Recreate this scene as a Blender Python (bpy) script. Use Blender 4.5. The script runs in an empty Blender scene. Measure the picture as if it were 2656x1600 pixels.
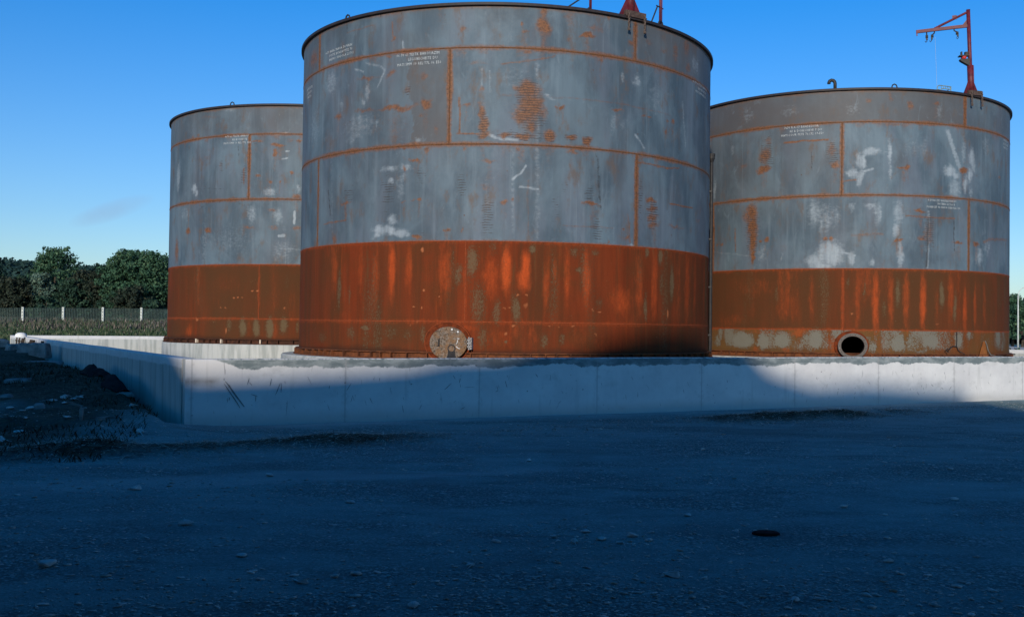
import bpy, math, random
import numpy as np
from mathutils import Vector, Matrix
random.seed(7)
RNG = np.random.default_rng(11)
scene = bpy.context.scene
COL = scene.collection
PI = math.pi
R_ = math.radians
EYE = 1.6
LOCAL = set()          # things whose parts are written in the thing's own coordinates

# ---------------------------------------------------------------- helpers
class MB:
    """collects shapes, then links them as one mesh object"""
    def __init__(s): s.v = []; s.f = []
    def add(s, vs, fs):
        b = len(s.v); s.v += [tuple(p) for p in vs]; s.f += [tuple(i + b for i in f) for f in fs]
    def box(s, c, size, M=None, bev=0.0):
        x, y, z = (k / 2 for k in size)
        if bev <= 0:
            vs = [(-x,-y,-z),(x,-y,-z),(x,y,-z),(-x,y,-z),(-x,-y,z),(x,-y,z),(x,y,z),(-x,y,z)]
            fs = [(0,3,2,1),(4,5,6,7),(0,1,5,4),(1,2,6,5),(2,3,7,6),(3,0,4,7)]
        else:
            b = bev; ring = [(-x+b,-y),(x-b,-y),(x,-y+b),(x,y-b),(x-b,y),(-x+b,y),(-x,y-b),(-x,-y+b)]
            vs = [(p[0],p[1],-z) for p in ring] + [(p[0],p[1],z) for p in ring]
            fs = [tuple(range(7,-1,-1)), tuple(range(8,16))] + [(i,(i+1)%8,(i+1)%8+8,i+8) for i in range(8)]
        if M is None: vs = [(p[0]+c[0],p[1]+c[1],p[2]+c[2]) for p in vs]
        else: vs = [tuple(M @ Vector((p[0]+c[0],p[1]+c[1],p[2]+c[2]))) for p in vs]
        s.add(vs, fs)
    def tube(s, pts, r, n=8, cap=True, M=None, closed=False):
        pts = [Vector(p) for p in pts]
        if M is not None: pts = [M @ p for p in pts]
        m = len(pts); rs = r if isinstance(r, (list, tuple)) else [r]*m
        vs = []; up = None
        for i, p in enumerate(pts):
            if closed: d = pts[(i+1) % m] - pts[i-1]
            else: d = pts[min(i+1, m-1)] - pts[max(i-1, 0)]
            d.normalize()
            if up is None:
                up = Vector((0,0,1)) if abs(d.z) < .9 else Vector((1,0,0))
            a = d.cross(up)
            if a.length < 1e-5: a = d.cross(Vector((0,1,0)))
            a.normalize(); b = a.cross(d); up = b.copy()
            vs += [p + (a*math.cos(2*PI*k/n) + b*math.sin(2*PI*k/n))*rs[i] for k in range(n)]
        fs = []
        for i in range(m if closed else m-1):
            j = (i+1) % m
            fs += [(i*n+k, i*n+(k+1)%n, j*n+(k+1)%n, j*n+k) for k in range(n)]
        if cap and not closed: fs += [tuple(range(n-1,-1,-1)), tuple(range((m-1)*n, m*n))]
        s.add(vs, fs)
    def lathe(s, prof, c, n=64, a0=0.0, a1=2*PI):
        """prof: (r, z) list swept round a vertical axis at c"""
        full = abs(a1-a0-2*PI) < 1e-6; k = n if full else n+1; m = len(prof); vs = []
        for i in range(k):
            a = a0 + (a1-a0)*i/n
            vs += [(c[0]+r*math.sin(a), c[1]-r*math.cos(a), c[2]+z) for r, z in prof]
        fs = []
        for i in range(n):
            j = (i+1) % k
            fs += [(i*m+q, j*m+q, j*m+q+1, i*m+q+1) for q in range(m-1)]
        s.add(vs, fs)
    def prism(s, poly, d, M):
        """poly in local x,z; extruded over local y in [d0,d1]"""
        n = len(poly)
        vs = [M @ Vector((x, d[0], z)) for x, z in poly] + [M @ Vector((x, d[1], z)) for x, z in poly]
        fs = [tuple(range(n)), tuple(range(2*n-1, n-1, -1))] + [(i, i+n, (i+1)%n+n, (i+1)%n) for i in range(n)]
        s.add(vs, fs)
    def build(s, name, mat, parent=None, smooth=False, label=None):
        me = bpy.data.meshes.new(name); me.from_pydata(s.v, [], s.f); me.update()
        return link(name, me, mat, parent, smooth, label)

def link(name, me, mat, parent=None, smooth=False, label=None):
    if mat: me.materials.append(mat)
    if smooth: me.polygons.foreach_set('use_smooth', np.ones(len(me.polygons), dtype=bool))
    o = bpy.data.objects.new(name, me); COL.objects.link(o)
    if parent:
        o.parent = parent
        o.matrix_parent_inverse = Matrix.Identity(4)
        p = parent; off = Vector((0,0,0)); local = False
        while p: off += p.location; local = local or p.name in LOCAL; p = p.parent
        # meshes are written in world coordinates (unless their thing is in LOCAL): shift them under their parent
        if not local: me.transform(Matrix.Translation(-off))
    if label: o['label'] = label
    return o

def tag(o, label, cat, group=None, kind=None):
    if label: o['label'] = label
    if cat: o['category'] = cat
    if group: o['group'] = group
    if kind: o['kind'] = kind
    return o

def empty(name, loc, label=None, cat=None, group=None):
    o = bpy.data.objects.new(name, None); o.empty_display_size = .3; COL.objects.link(o); o.location = loc
    return tag(o, label, cat, group)

def np_mesh(name, V, F, smooth=False):
    """V (n,3), F (m,k) uniform polygons"""
    me = bpy.data.meshes.new(name); k = F.shape[1]
    me.vertices.add(len(V)); me.vertices.foreach_set('co', np.asarray(V, dtype=np.float32).ravel())
    me.loops.add(F.size); me.loops.foreach_set('vertex_index', np.asarray(F, dtype=np.int32).ravel())
    me.polygons.add(len(F))
    me.polygons.foreach_set('loop_start', np.arange(0, F.size, k, dtype=np.int32))
    me.polygons.foreach_set('loop_total', np.full(len(F), k, dtype=np.int32))
    if smooth: me.polygons.foreach_set('use_smooth', np.ones(len(F), dtype=bool))
    me.update(calc_edges=True); me.validate(); return me

def fattr(me, name, arr, dom='POINT'):
    a = me.attributes.new(name, 'FLOAT', dom); a.data.foreach_set('value', np.asarray(arr, dtype=np.float32).ravel())

def set_uv(me, U, V):
    """per vertex u, v in metres"""
    uv = me.uv_layers.new(name='UVMap'); n = len(me.loops); idx = np.empty(n, dtype=np.int32)
    me.loops.foreach_get('vertex_index', idx)
    uv.data.foreach_set('uv', np.stack([U[idx], V[idx]], 1).astype(np.float32).ravel())

def sst(a, b, x): t = np.clip((x-a)/(b-a), 0, 1); return t*t*(3-2*t)

def vnoise(x, y, seed=0):
    xi = np.floor(x).astype(np.int64); yi = np.floor(y).astype(np.int64); fx = x-xi; fy = y-yi
    fx = fx*fx*(3-2*fx); fy = fy*fy*(3-2*fy)
    def h(i, j):
        n = (i*374761393 + j*668265263 + seed*974711) & 0x7fffffff
        n = ((n ^ (n >> 13))*1274126177) & 0x7fffffff
        return ((n ^ (n >> 16)) & 0xffff)/65535.0
    a = h(xi, yi)*(1-fx)+h(xi+1, yi)*fx; b = h(xi, yi+1)*(1-fx)+h(xi+1, yi+1)*fx
    return a*(1-fy)+b*fy
def fbm(x, y, seed=0, o=4):
    s = 0; a = .5; t = 0
    for k in range(o): s = s+a*vnoise(x*2**k, y*2**k, seed+k*17); t += a; a *= .5
    return s/t

# ---------------------------------------------------------------- materials
class NT:
    def __init__(s, name):
        s.m = bpy.data.materials.new(name); s.m.use_nodes = True; s.t = s.m.node_tree; s.n = s.t.nodes
        s.b = s.n['Principled BSDF']
    def new(s, typ, **kw):
        n = s.n.new(typ)
        for k, v in kw.items(): setattr(n, k, v)
        return n
    def sock(s, x, inp):
        if x is None: return
        if hasattr(x, 'is_output'): s.t.links.new(x, inp)
        else:
            if inp.type == 'RGBA' and not isinstance(x, (int, float)) and len(x) == 3: x = (*x, 1)
            inp.default_value = x
    def math(s, op, a, b=None, c=None, clamp=False):
        n = s.new('ShaderNodeMath', operation=op); n.use_clamp = clamp
        s.sock(a, n.inputs[0]); s.sock(b, n.inputs[1]); s.sock(c, n.inputs[2]); return n.outputs[0]
    def mix(s, f, a, b, typ='MIX'):
        n = s.new('ShaderNodeMix', data_type='RGBA', blend_type=typ)
        s.sock(f, n.inputs[0]); s.sock(a, n.inputs[6]); s.sock(b, n.inputs[7]); return n.outputs[2]
    def uv(s): return s.new('ShaderNodeUVMap', uv_map='UVMap').outputs[0]
    def obj(s): return s.new('ShaderNodeTexCoord').outputs['Object']
    def geo(s): return s.new('ShaderNodeNewGeometry').outputs['Position']
    def scale(s, v, sc, off=(0,0,0)):
        n = s.new('ShaderNodeMapping'); s.sock(v, n.inputs[0]); n.inputs['Scale'].default_value = sc
        n.inputs['Location'].default_value = off; return n.outputs[0]
    def noise(s, v, sc=1, det=4, rough=.6, dist=0):
        n = s.new('ShaderNodeTexNoise'); s.sock(v, n.inputs['Vector']); n.inputs['Scale'].default_value = sc
        n.inputs['Detail'].default_value = det; n.inputs['Roughness'].default_value = rough
        n.inputs['Distortion'].default_value = dist; return n.outputs[0]
    def voro(s, v, sc=1, feat='F1', out='Distance', rnd=1.0):
        n = s.new('ShaderNodeTexVoronoi', feature=feat); s.sock(v, n.inputs['Vector']); n.inputs['Scale'].default_value = sc
        n.inputs['Randomness'].default_value = rnd; return n.outputs[out]
    def step(s, x, a, b):
        n = s.new('ShaderNodeMapRange', interpolation_type='SMOOTHSTEP'); s.sock(x, n.inputs[0])
        n.inputs[1].default_value = a; n.inputs[2].default_value = b; return n.outputs[0]
    def attr(s, name): return s.new('ShaderNodeAttribute', attribute_name=name).outputs['Fac']
    def sep(s, v):
        n = s.new('ShaderNodeSeparateXYZ'); s.sock(v, n.inputs[0]); return n.outputs
    def bump(s, h, dist=.01, st=1.0):
        n = s.new('ShaderNodeBump'); s.sock(h, n.inputs['Height']); n.inputs['Distance'].default_value = dist
        n.inputs['Strength'].default_value = st; s.t.links.new(n.outputs[0], s.b.inputs['Normal'])
    def out(s, col, rough=.7, spec=.3, metal=0):
        s.sock(col, s.b.inputs['Base Color']); s.sock(rough, s.b.inputs['Roughness'])
        s.sock(spec, s.b.inputs['Specular IOR Level']); s.b.inputs['Metallic'].default_value = metal; return s.m

def gray_steel():
    s = NT('grey mill steel'); uv = s.uv()
    n1 = s.noise(s.scale(uv, (.9,.5,1)), 1.0, 6, .62, .4)
    n2 = s.noise(s.scale(uv, (5.5,.35,1)), 1.0, 5, .6)
    n3 = s.noise(uv, 14, 5, .7)
    n4 = s.noise(s.scale(uv, (2.2,1.1,1)), 1.4, 8, .7, 1.2)
    col = s.mix(s.step(n1, .36, .64), GRAY_A, GRAY_B)
    col = s.mix(s.math('MULTIPLY', s.step(s.noise(s.scale(uv, (.7,.22,1), (2,7,0)), 1.6, 5, .6), .48, .66), .6), col, (.105,.125,.158))
    col = s.mix(s.math('MULTIPLY', s.step(s.noise(s.scale(uv, (1.1,.5,1), (8,1,0)), 1.3, 6, .65), .52, .70), .5), col, (.078,.076,.082))
    col = s.mix(s.math('MULTIPLY', s.step(s.noise(s.scale(uv, (14,.22,1), (1,4,0)), 1.0, 4, .6), .62, .76), .4), col, (.20,.24,.27))
    col = s.mix(s.math('MULTIPLY', s.step(n2, .5, .78), .45), col, GRAY_C)
    col = s.mix(s.math('MULTIPLY', s.step(n2, .5, .25), .45), col, (.055,.072,.085))
    col = s.mix(s.attr('tone'), col, GRAY_BROWN)
    col = s.mix(s.math('MULTIPLY', s.step(n4, .56, .72), .35), col, GRAY_C)
    # smeared film of rust, only where noise peaks
    col = s.mix(s.math('MULTIPLY', s.step(s.noise(s.scale(uv, (1.6,.8,1), (5,3,0)), 1.5, 7, .68), .53, .70), .68), col, (.112,.072,.050))
    eb = s.math('SUBTRACT', s.noise(s.scale(uv, (1,1.5,1)), 9, 6, .72), .5)
    def m(name, k=.75, a=.33, b=.52): return s.step(s.math('MULTIPLY_ADD', eb, k, s.attr(name)), a, b)
    ck = s.math('MULTIPLY', s.step(s.math('MULTIPLY_ADD', eb, 1.35, s.attr('chalk')), .16, 1.05), s.math('MULTIPLY', s.math('MULTIPLY_ADD', n3, .7, .5), s.math('MULTIPLY_ADD', s.step(n2, .35, .65), .45, .62)), clamp=True)
    col = s.mix(ck, col, CHALK)
    rc = s.mix(s.step(n3, .4, .62), RUST_A, RUST_B)
    rc = s.mix(s.step(s.noise(uv, 32, 3, .6), .55, .7), rc, (.25,.11,.045))
    col = s.mix(s.math('MULTIPLY', s.step(s.math('MULTIPLY_ADD', eb, .95, s.attr('rust')), .16, .95), .95), col, rc)
    # hatch: fine horizontal scale lines
    v = s.sep(uv)[1]
    w = s.math('SINE', s.math('MULTIPLY_ADD', v, 2*PI/.052, s.math('MULTIPLY', s.noise(s.scale(uv, (2.5,1.5,1)), 2, 3), 9)))
    hm = s.math('MULTIPLY', s.step(w, .35, .85), s.step(s.math('ADD', s.noise(s.scale(uv, (7,14,1)), 1, 3), s.math('MULTIPLY', s.attr('hatch'), .55)), .72, .98))
    col = s.mix(s.math('MULTIPLY', hm, .8), col, (.035,.022,.018))
    col = s.mix(s.math('MULTIPLY', m('darkline', 1.9, .40, .95), .75), col, (.034,.032,.032))
    sp = s.math('MULTIPLY', s.step(s.voro(uv, 3.2), .06, .035), s.step(s.noise(uv, 1.3, 2), .5, .6))
    col = s.mix(sp, col, (.09,.04,.02))
    s.bump(s.math('ADD', s.math('MULTIPLY', n3, .25), s.math('ADD', n1, s.math('MULTIPLY', s.attr('rust'), .4))), .012, .35)
    return s.out(col, s.math('MULTIPLY_ADD', n3, .25, .5), .32)

def rust_steel(gray, name, GRAYK=.7, BR=None, AMP=1.0):
    s = NT(name); uv = s.uv()
    n1 = s.noise(s.scale(uv, (2.6,.28,1)), 1.0, 6, .62, .3)
    n2 = s.noise(s.scale(uv, (9,.4,1)), 1.0, 6, .65)
    n3 = s.noise(uv, 26, 5, .75); n4 = s.noise(uv, 1.1, 5, .6)
    col = s.mix(s.step(n1, .36, .66), RB_A, RB_B)
    col = s.mix(s.math('MULTIPLY', s.step(n4, .45, .7), .6), col, RB_C)
    col = s.mix(s.math('MULTIPLY', s.step(n2, .52, .75), .5), col, RB_D)
    col = s.mix(s.math('MULTIPLY', s.step(s.noise(s.scale(uv, (3.2,.16,1), (4,2,0)), 1.0, 5, .6), .47, .62), .65), col, (.085,.030,.012))
    col = s.mix(s.math('MULTIPLY', s.step(s.noise(s.scale(uv, (6,.5,1), (9,3,0)), 1.0, 6, .7), .58, .72), .4), col, (.115,.075,.032))
    col = s.mix(s.math('MULTIPLY', s.attr('brown'), s.math('MULTIPLY_ADD', n4, .5, .65), clamp=True), col, s.mix(n3, *(BR or (RB_BROWN, (.098,.042,.017)))))
    eb = s.math('SUBTRACT', s.noise(s.scale(uv, (2.5,.7,1)), 6, 6, .7), .5)
    ef = s.math('SUBTRACT', s.noise(uv, 16, 6, .75), .5)
    col = s.mix(s.math('MULTIPLY', s.step(s.math('MULTIPLY_ADD', eb, .9, s.attr('bright')), .12, 1.2), s.math('MULTIPLY_ADD', n3, .9, .35), clamp=True), col, RB_BRIGHT)
    gf = s.math('MULTIPLY_ADD', s.math('SUBTRACT', s.noise(s.scale(uv, (1.3,.6,1)), 30, 6, .8), .5), 1.7*AMP, s.math('MULTIPLY_ADD', ef, .9*AMP, s.attr('gray')))
    col = s.mix(s.math('MULTIPLY', s.step(gf, .18, .5), .35), col, (.075,.040,.018))
    gk = s.step(gf, .42, .78)
    col = s.mix(s.math('MULTIPLY', gk, GRAYK), col, s.mix(n3, gray, tuple(q*.62 for q in gray)))
    col = s.mix(s.math('MULTIPLY', s.step(n3, .63, .74), .5), col, RB_D)
    col = s.mix(s.math('MULTIPLY', s.step(n3, .40, .30), .6), col, (.06,.022,.01))
    col = s.mix(s.step(s.math('MULTIPLY_ADD', ef, .5, s.attr('spot')), .45, 1.0), col, (.38,.125,.05))
    fl = s.step(s.voro(uv, 16), .16, .05)
    col = s.mix(s.math('MULTIPLY', fl, s.step(s.noise(uv, 2.2, 4, .7), .56, .7)), col, (.32,.22,.13))
    col = s.mix(s.attr('grime'), col, (.035,.018,.012))
    fx = s.noise(uv, 60, 4, .8)
    col = s.mix(s.math('MULTIPLY', s.step(fx, .56, .68), .35), col, RB_D)
    col = s.mix(s.math('MULTIPLY', s.step(fx, .44, .34), .45), col, (.045,.018,.009))
    s.bump(s.math('ADD', s.math('ADD', n3, fx), s.math('MULTIPLY', gk, -.5)), .008, .7)
    return s.out(col, .85, .08)

GRAY_A=(.054,.082,.107); GRAY_B=(.106,.150,.182); GRAY_C=(.160,.205,.240); GRAY_BROWN=(.082,.074,.072)
CHALK=(.295,.335,.365); RUST_A=(.195,.074,.026); RUST_B=(.105,.043,.019)
RB_A=(.124,.0255,.0085); RB_B=(.185,.034,.0105); RB_C=(.095,.034,.011); RB_D=(.27,.050,.011); RB_BRIGHT=(.58,.088,.019); RB_BROWN=(.062,.027,.012)

def simple(name, c1, c2, sc=8, rough=.7, spec=.3, bd=.004, metal=0, bs=.5):
    s = NT(name); o = s.geo(); n = s.noise(o, sc, 6, .68)
    s.bump(n, bd, bs); return s.out(s.mix(s.step(n, .35, .65), c1, c2), rough, spec, metal)

def concrete(name, front):
    s = NT(name); uv = s.uv(); u, v, _ = s.sep(uv)     # v = depth below the wall top, metres
    n1 = s.noise(uv, 1.1, 6, .6); n2 = s.noise(uv, 9, 6, .7); n3 = s.noise(s.scale(uv, (5,.5,1)), 1, 5, .6)
    col = s.mix(s.step(n1, .3, .7), (.54,.53,.525), (.64,.63,.615))
    col = s.mix(s.math('MULTIPLY', s.step(n2, .5, .75), .3), col, (.42,.42,.42))
    if front:
        rag = s.noise(s.scale(uv, (1.3,1,1)), 1.2, 7, .66)
        edge = s.math('MULTIPLY_ADD', s.math('SUBTRACT', rag, .5), .34, .15)
        edge = s.math('MULTIPLY', edge, s.step(u, .35, .9))
        cap = s.step(s.math('SUBTRACT', edge, v), -.012, .016)
        cc = s.mix(s.step(s.noise(s.scale(uv, (1,2.6,1)), 2.4, 6, .65), .42, .62), (.135,.165,.17), (.25,.28,.28))
        col = s.mix(cap, col, cc)
        # thin pale trowelled line along the top arris
        col = s.mix(s.math('MULTIPLY', s.step(v, .022, .008), s.step(n2, .4, .55)), col, (.5,.5,.5))
    else:
        cap = s.step(s.math('MULTIPLY_ADD', s.math('SUBTRACT', n1, .5), .12, v), .16, .12)
        col = s.mix(s.math('MULTIPLY', s.math('SUBTRACT', 1.0, cap), .75), col, s.mix(s.step(n3, .42, .66), (.40,.41,.38), (.19,.215,.195)))
    st = s.math('MULTIPLY', s.step(n3, .58, .74), .35)
    col = s.mix(st, col, (.36,.36,.35))
    run = s.math('MULTIPLY', s.step(s.noise(s.scale(uv, (11,.35,1), (2,5,0)), 1, 4, .6), .60, .72), s.step(v, .75, .1))
    col = s.mix(s.math('MULTIPLY', run, .4), col, (.30,.31,.305))
    col = s.mix(s.math('MULTIPLY', s.step(s.noise(s.scale(uv, (1.6,2.2,1), (7,7,0)), 1, 7, .7), .54, .70), .4), col, (.37,.37,.36))
    # formwork joints, each with its own faint tone
    j = s.math('ABSOLUTE', s.math('SUBTRACT', s.math('FRACT', s.math('DIVIDE', s.math('ADD', u, 1.15), 2.5)), .5))
    col = s.mix(s.math('MULTIPLY', s.step(j, .008, .0025), .45), col, (.25,.25,.25))
    col = s.mix(s.math('MULTIPLY', s.math('MULTIPLY', s.step(j, .04, .0), s.step(n2, .4, .7)), .5), col, (.33,.32,.31))
    # pock marks and scrapes
    pk = s.math('MULTIPLY', s.step(s.voro(uv, 6.5), .12, .05), s.step(s.noise(uv, 1.7, 3), .5, .62))
    col = s.mix(s.math('MULTIPLY', pk, .8), col, (.14,.14,.14))
    sc = s.step(s.noise(s.scale(uv, (16,3.2,1), (3,1,0)), 1, 3, .5, .6), .69, .75)
    col = s.mix(s.math('MULTIPLY', sc, .6), col, (.2,.2,.2))
    col = s.mix(s.math('MULTIPLY', s.attr('scrape'), s.math('MULTIPLY_ADD', n2, 1.2, .2), clamp=True), col, (.17,.15,.125))
    col = s.mix(s.math('MULTIPLY', s.step(s.math('MULTIPLY_ADD', s.math('SUBTRACT', n1, .5), .5, v), .80, 1.08), .55), col, (.32,.315,.30))
    s.bump(s.math('ADD', n2, s.math('MULTIPLY', pk, -1.5)), .006, .5)
    return s.out(col, .9, .15)

def ground_mat():
    s = NT('gravel yard'); p = s.geo()
    n0 = s.noise(s.scale(p, (.6,1,1)), .35, 6, .62); n1 = s.noise(s.scale(p, (1,1.8,1)), 1.4, 6, .65); n2 = s.noise(p, 14, 6, .72)
    v1 = s.voro(p, 15, 'F1', 'Color'); d1 = s.voro(p, 15); v2 = s.voro(p, 38, 'F1', 'Color'); d2 = s.voro(p, 38)
    rough = s.step(s.noise(s.scale(p, (.7,1.3,1), (3,8,0)), .55, 6, .65), .44, .60)      # loose stony areas; the rest is packed fines
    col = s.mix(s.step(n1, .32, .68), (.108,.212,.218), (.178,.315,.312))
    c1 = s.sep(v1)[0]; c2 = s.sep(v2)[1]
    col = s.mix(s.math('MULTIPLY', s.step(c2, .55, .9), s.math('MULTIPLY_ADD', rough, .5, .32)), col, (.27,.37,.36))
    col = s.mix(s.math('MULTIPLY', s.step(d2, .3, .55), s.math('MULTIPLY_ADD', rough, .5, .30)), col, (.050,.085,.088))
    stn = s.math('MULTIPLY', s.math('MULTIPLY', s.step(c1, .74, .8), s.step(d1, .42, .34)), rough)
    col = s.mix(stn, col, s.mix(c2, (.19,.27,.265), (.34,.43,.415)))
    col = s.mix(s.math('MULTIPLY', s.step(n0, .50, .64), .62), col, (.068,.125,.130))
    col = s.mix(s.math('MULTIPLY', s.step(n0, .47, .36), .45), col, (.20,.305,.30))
    col = s.mix(s.math('MULTIPLY', s.step(s.noise(s.scale(p, (.35,1.5,1), (9,2,0)), 1.1, 5, .6), .60, .70), .6), col, (.050,.080,.082))
    col = s.mix(s.math('MULTIPLY', s.attr('pale'), s.math('MULTIPLY_ADD', n2, .6, .35), clamp=True), col, (.40,.43,.42))
    fg = s.noise(p, 55, 4, .8)
    col = s.mix(s.math('MULTIPLY', s.step(fg, .56, .66), .5), col, (.30,.40,.39)); col = s.mix(s.math('MULTIPLY', s.step(fg, .44, .34), .6), col, (.035,.060,.062))
    soil = s.step(s.math('MULTIPLY_ADD', s.math('SUBTRACT', n2, .5), .7, s.attr('soil')), .12, .95)
    sc = s.mix(s.step(n2, .4, .62), (.022,.022,.016), (.088,.078,.054))
    col = s.mix(soil, col, sc)
    col = s.mix(s.attr('field'), col, s.mix(s.step(s.noise(p, .5, 6, .7), .4, .62), (.040,.058,.028), (.085,.075,.045)))
    col = s.mix(s.attr('lane'), col, s.mix(n2, (.30,.295,.285), (.42,.41,.39)))
    h = s.math('ADD', s.math('MULTIPLY', stn, s.math('SUBTRACT', .5, d1)), s.math('ADD', s.math('MULTIPLY', n2, .6), s.math('MULTIPLY', s.math('MULTIPLY', d2, -.4), rough)))
    s.bump(s.math('ADD', h, s.math('MULTIPLY', fg, .4)), .03, .8)
    return s.out(col, .93, .10)

def foliage(name, c1, c2, c3):
    s = NT(name); a = s.attr('leaf')
    col = s.mix(s.step(a, 0, .55), c1, c2); col = s.mix(s.step(a, .6, 1), col, c3)
    pass
    return s.out(col, .75, .15)

# light levels
SUN_E = 4.0
SKY_S = .15
SKY_TINT = [(0.0,(.72,.80,.90)),(1.0,(.0,.55,1.0)),(.10,(.48,.70,.95)),(.30,(.12,.62,1.10)),(.5,(.02,.58,1.08))]
CLOUD = .6
CLOUD_C = (2.0,2.7,3.9,1)

# ---------------------------------------------------------------- tanks
TR = 5.112
Z_BT, Z_BA, Z_BO, Z_S2, Z_S1, Z_RIM = 1.091, 1.726, 3.390, 5.396, 7.396, 8.326
M_GRAY = gray_steel()
M_RUST = rust_steel((.165,.125,.070), 'rusted steel')
M_RUSTBAND = rust_steel((.20,.20,.168), 'rusted steel with old grey paint', .85, ((.085,.045,.017), (.165,.088,.030)), 1.5)
M_WELD = simple('rusty weld bead', (.165,.070,.030), (.095,.042,.02), 22, .85, .2, .006)
M_PAD = simple('rusted pad plate', (.085,.020,.007), (.17,.034,.010), 9, .85, .1, .006)
M_WELD2 = simple('bright rust weld bead', (.30,.062,.018), (.17,.038,.013), 22, .85, .2, .006)
M_DARK = simple('dark rim paint', (.018,.016,.020), (.034,.024,.022), 9, .6, .3)
M_BASE = simple('dark rusty steel', (.075,.028,.014), (.17,.055,.02), 7, .85, .2, .006)
M_BASEDK = simple('rust black steel', (.03,.014,.010), (.075,.028,.015), 9, .85, .2, .006)
M_RED = simple('red oxide paint', (.078,.010,.017), (.135,.020,.029), 6, .5, .3, .002)
M_BRACKET = simple('brown bracket steel', (.055,.036,.030), (.10,.066,.055), 14, .75, .2)
M_BLACK = simple('black iron', (.012,.012,.014), (.03,.026,.024), 16, .6, .35)
M_CHAIN = simple('rusty chain', (.06,.040,.030), (.14,.10,.08), 40, .8, .3, .004)
M_GALV = simple('galvanised steel', (.13,.20,.20), (.22,.29,.28), 12, .5, .5)
M_WHITE = simple('chalk white paint', (.62,.62,.60), (.78,.78,.76), 20, .8, .2)
def cover_mat():
    s = NT('rust speckled cover'); p = s.geo(); a = s.noise(p, 26, 6, .75); b = s.noise(p, 5, 5, .7)
    col = s.mix(s.step(a, .40, .62), (.055,.036,.022), (.20,.155,.12))
    col = s.mix(s.math('MULTIPLY', s.step(b, .46, .62), .8), col, s.mix(a, (.10,.045,.014), (.24,.115,.04)))
    col = s.mix(s.step(s.voro(p, 45), .20, .10), col, (.36,.33,.29)); s.bump(a, .006, .6); return s.out(col, .6, .3)
M_COVER = cover_mat()
M_FLANGE = simple('scoured flange steel', (.010,.007,.006), (.075,.052,.042), 44, .5, .5, .006)
M_HINGE = simple('worn bright hinge', (.05,.045,.042), (.50,.48,.46), 60, .6, .4, .004)
M_SHIM = simple('pale steel shim', (.60,.46,.33), (.72,.62,.50), 20, .7, .3)
M_HOSE = simple('green hose', (.055,.105,.09), (.09,.15,.125), 14, .6, .3)
M_ORANGE = simple('orange rust plate', (.21,.070,.018), (.27,.095,.026), 8, .85, .2)
M_GREYBOX = simple('weathered grey steel', (.10,.105,.10), (.17,.165,.15), 8, .7, .3)

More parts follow.
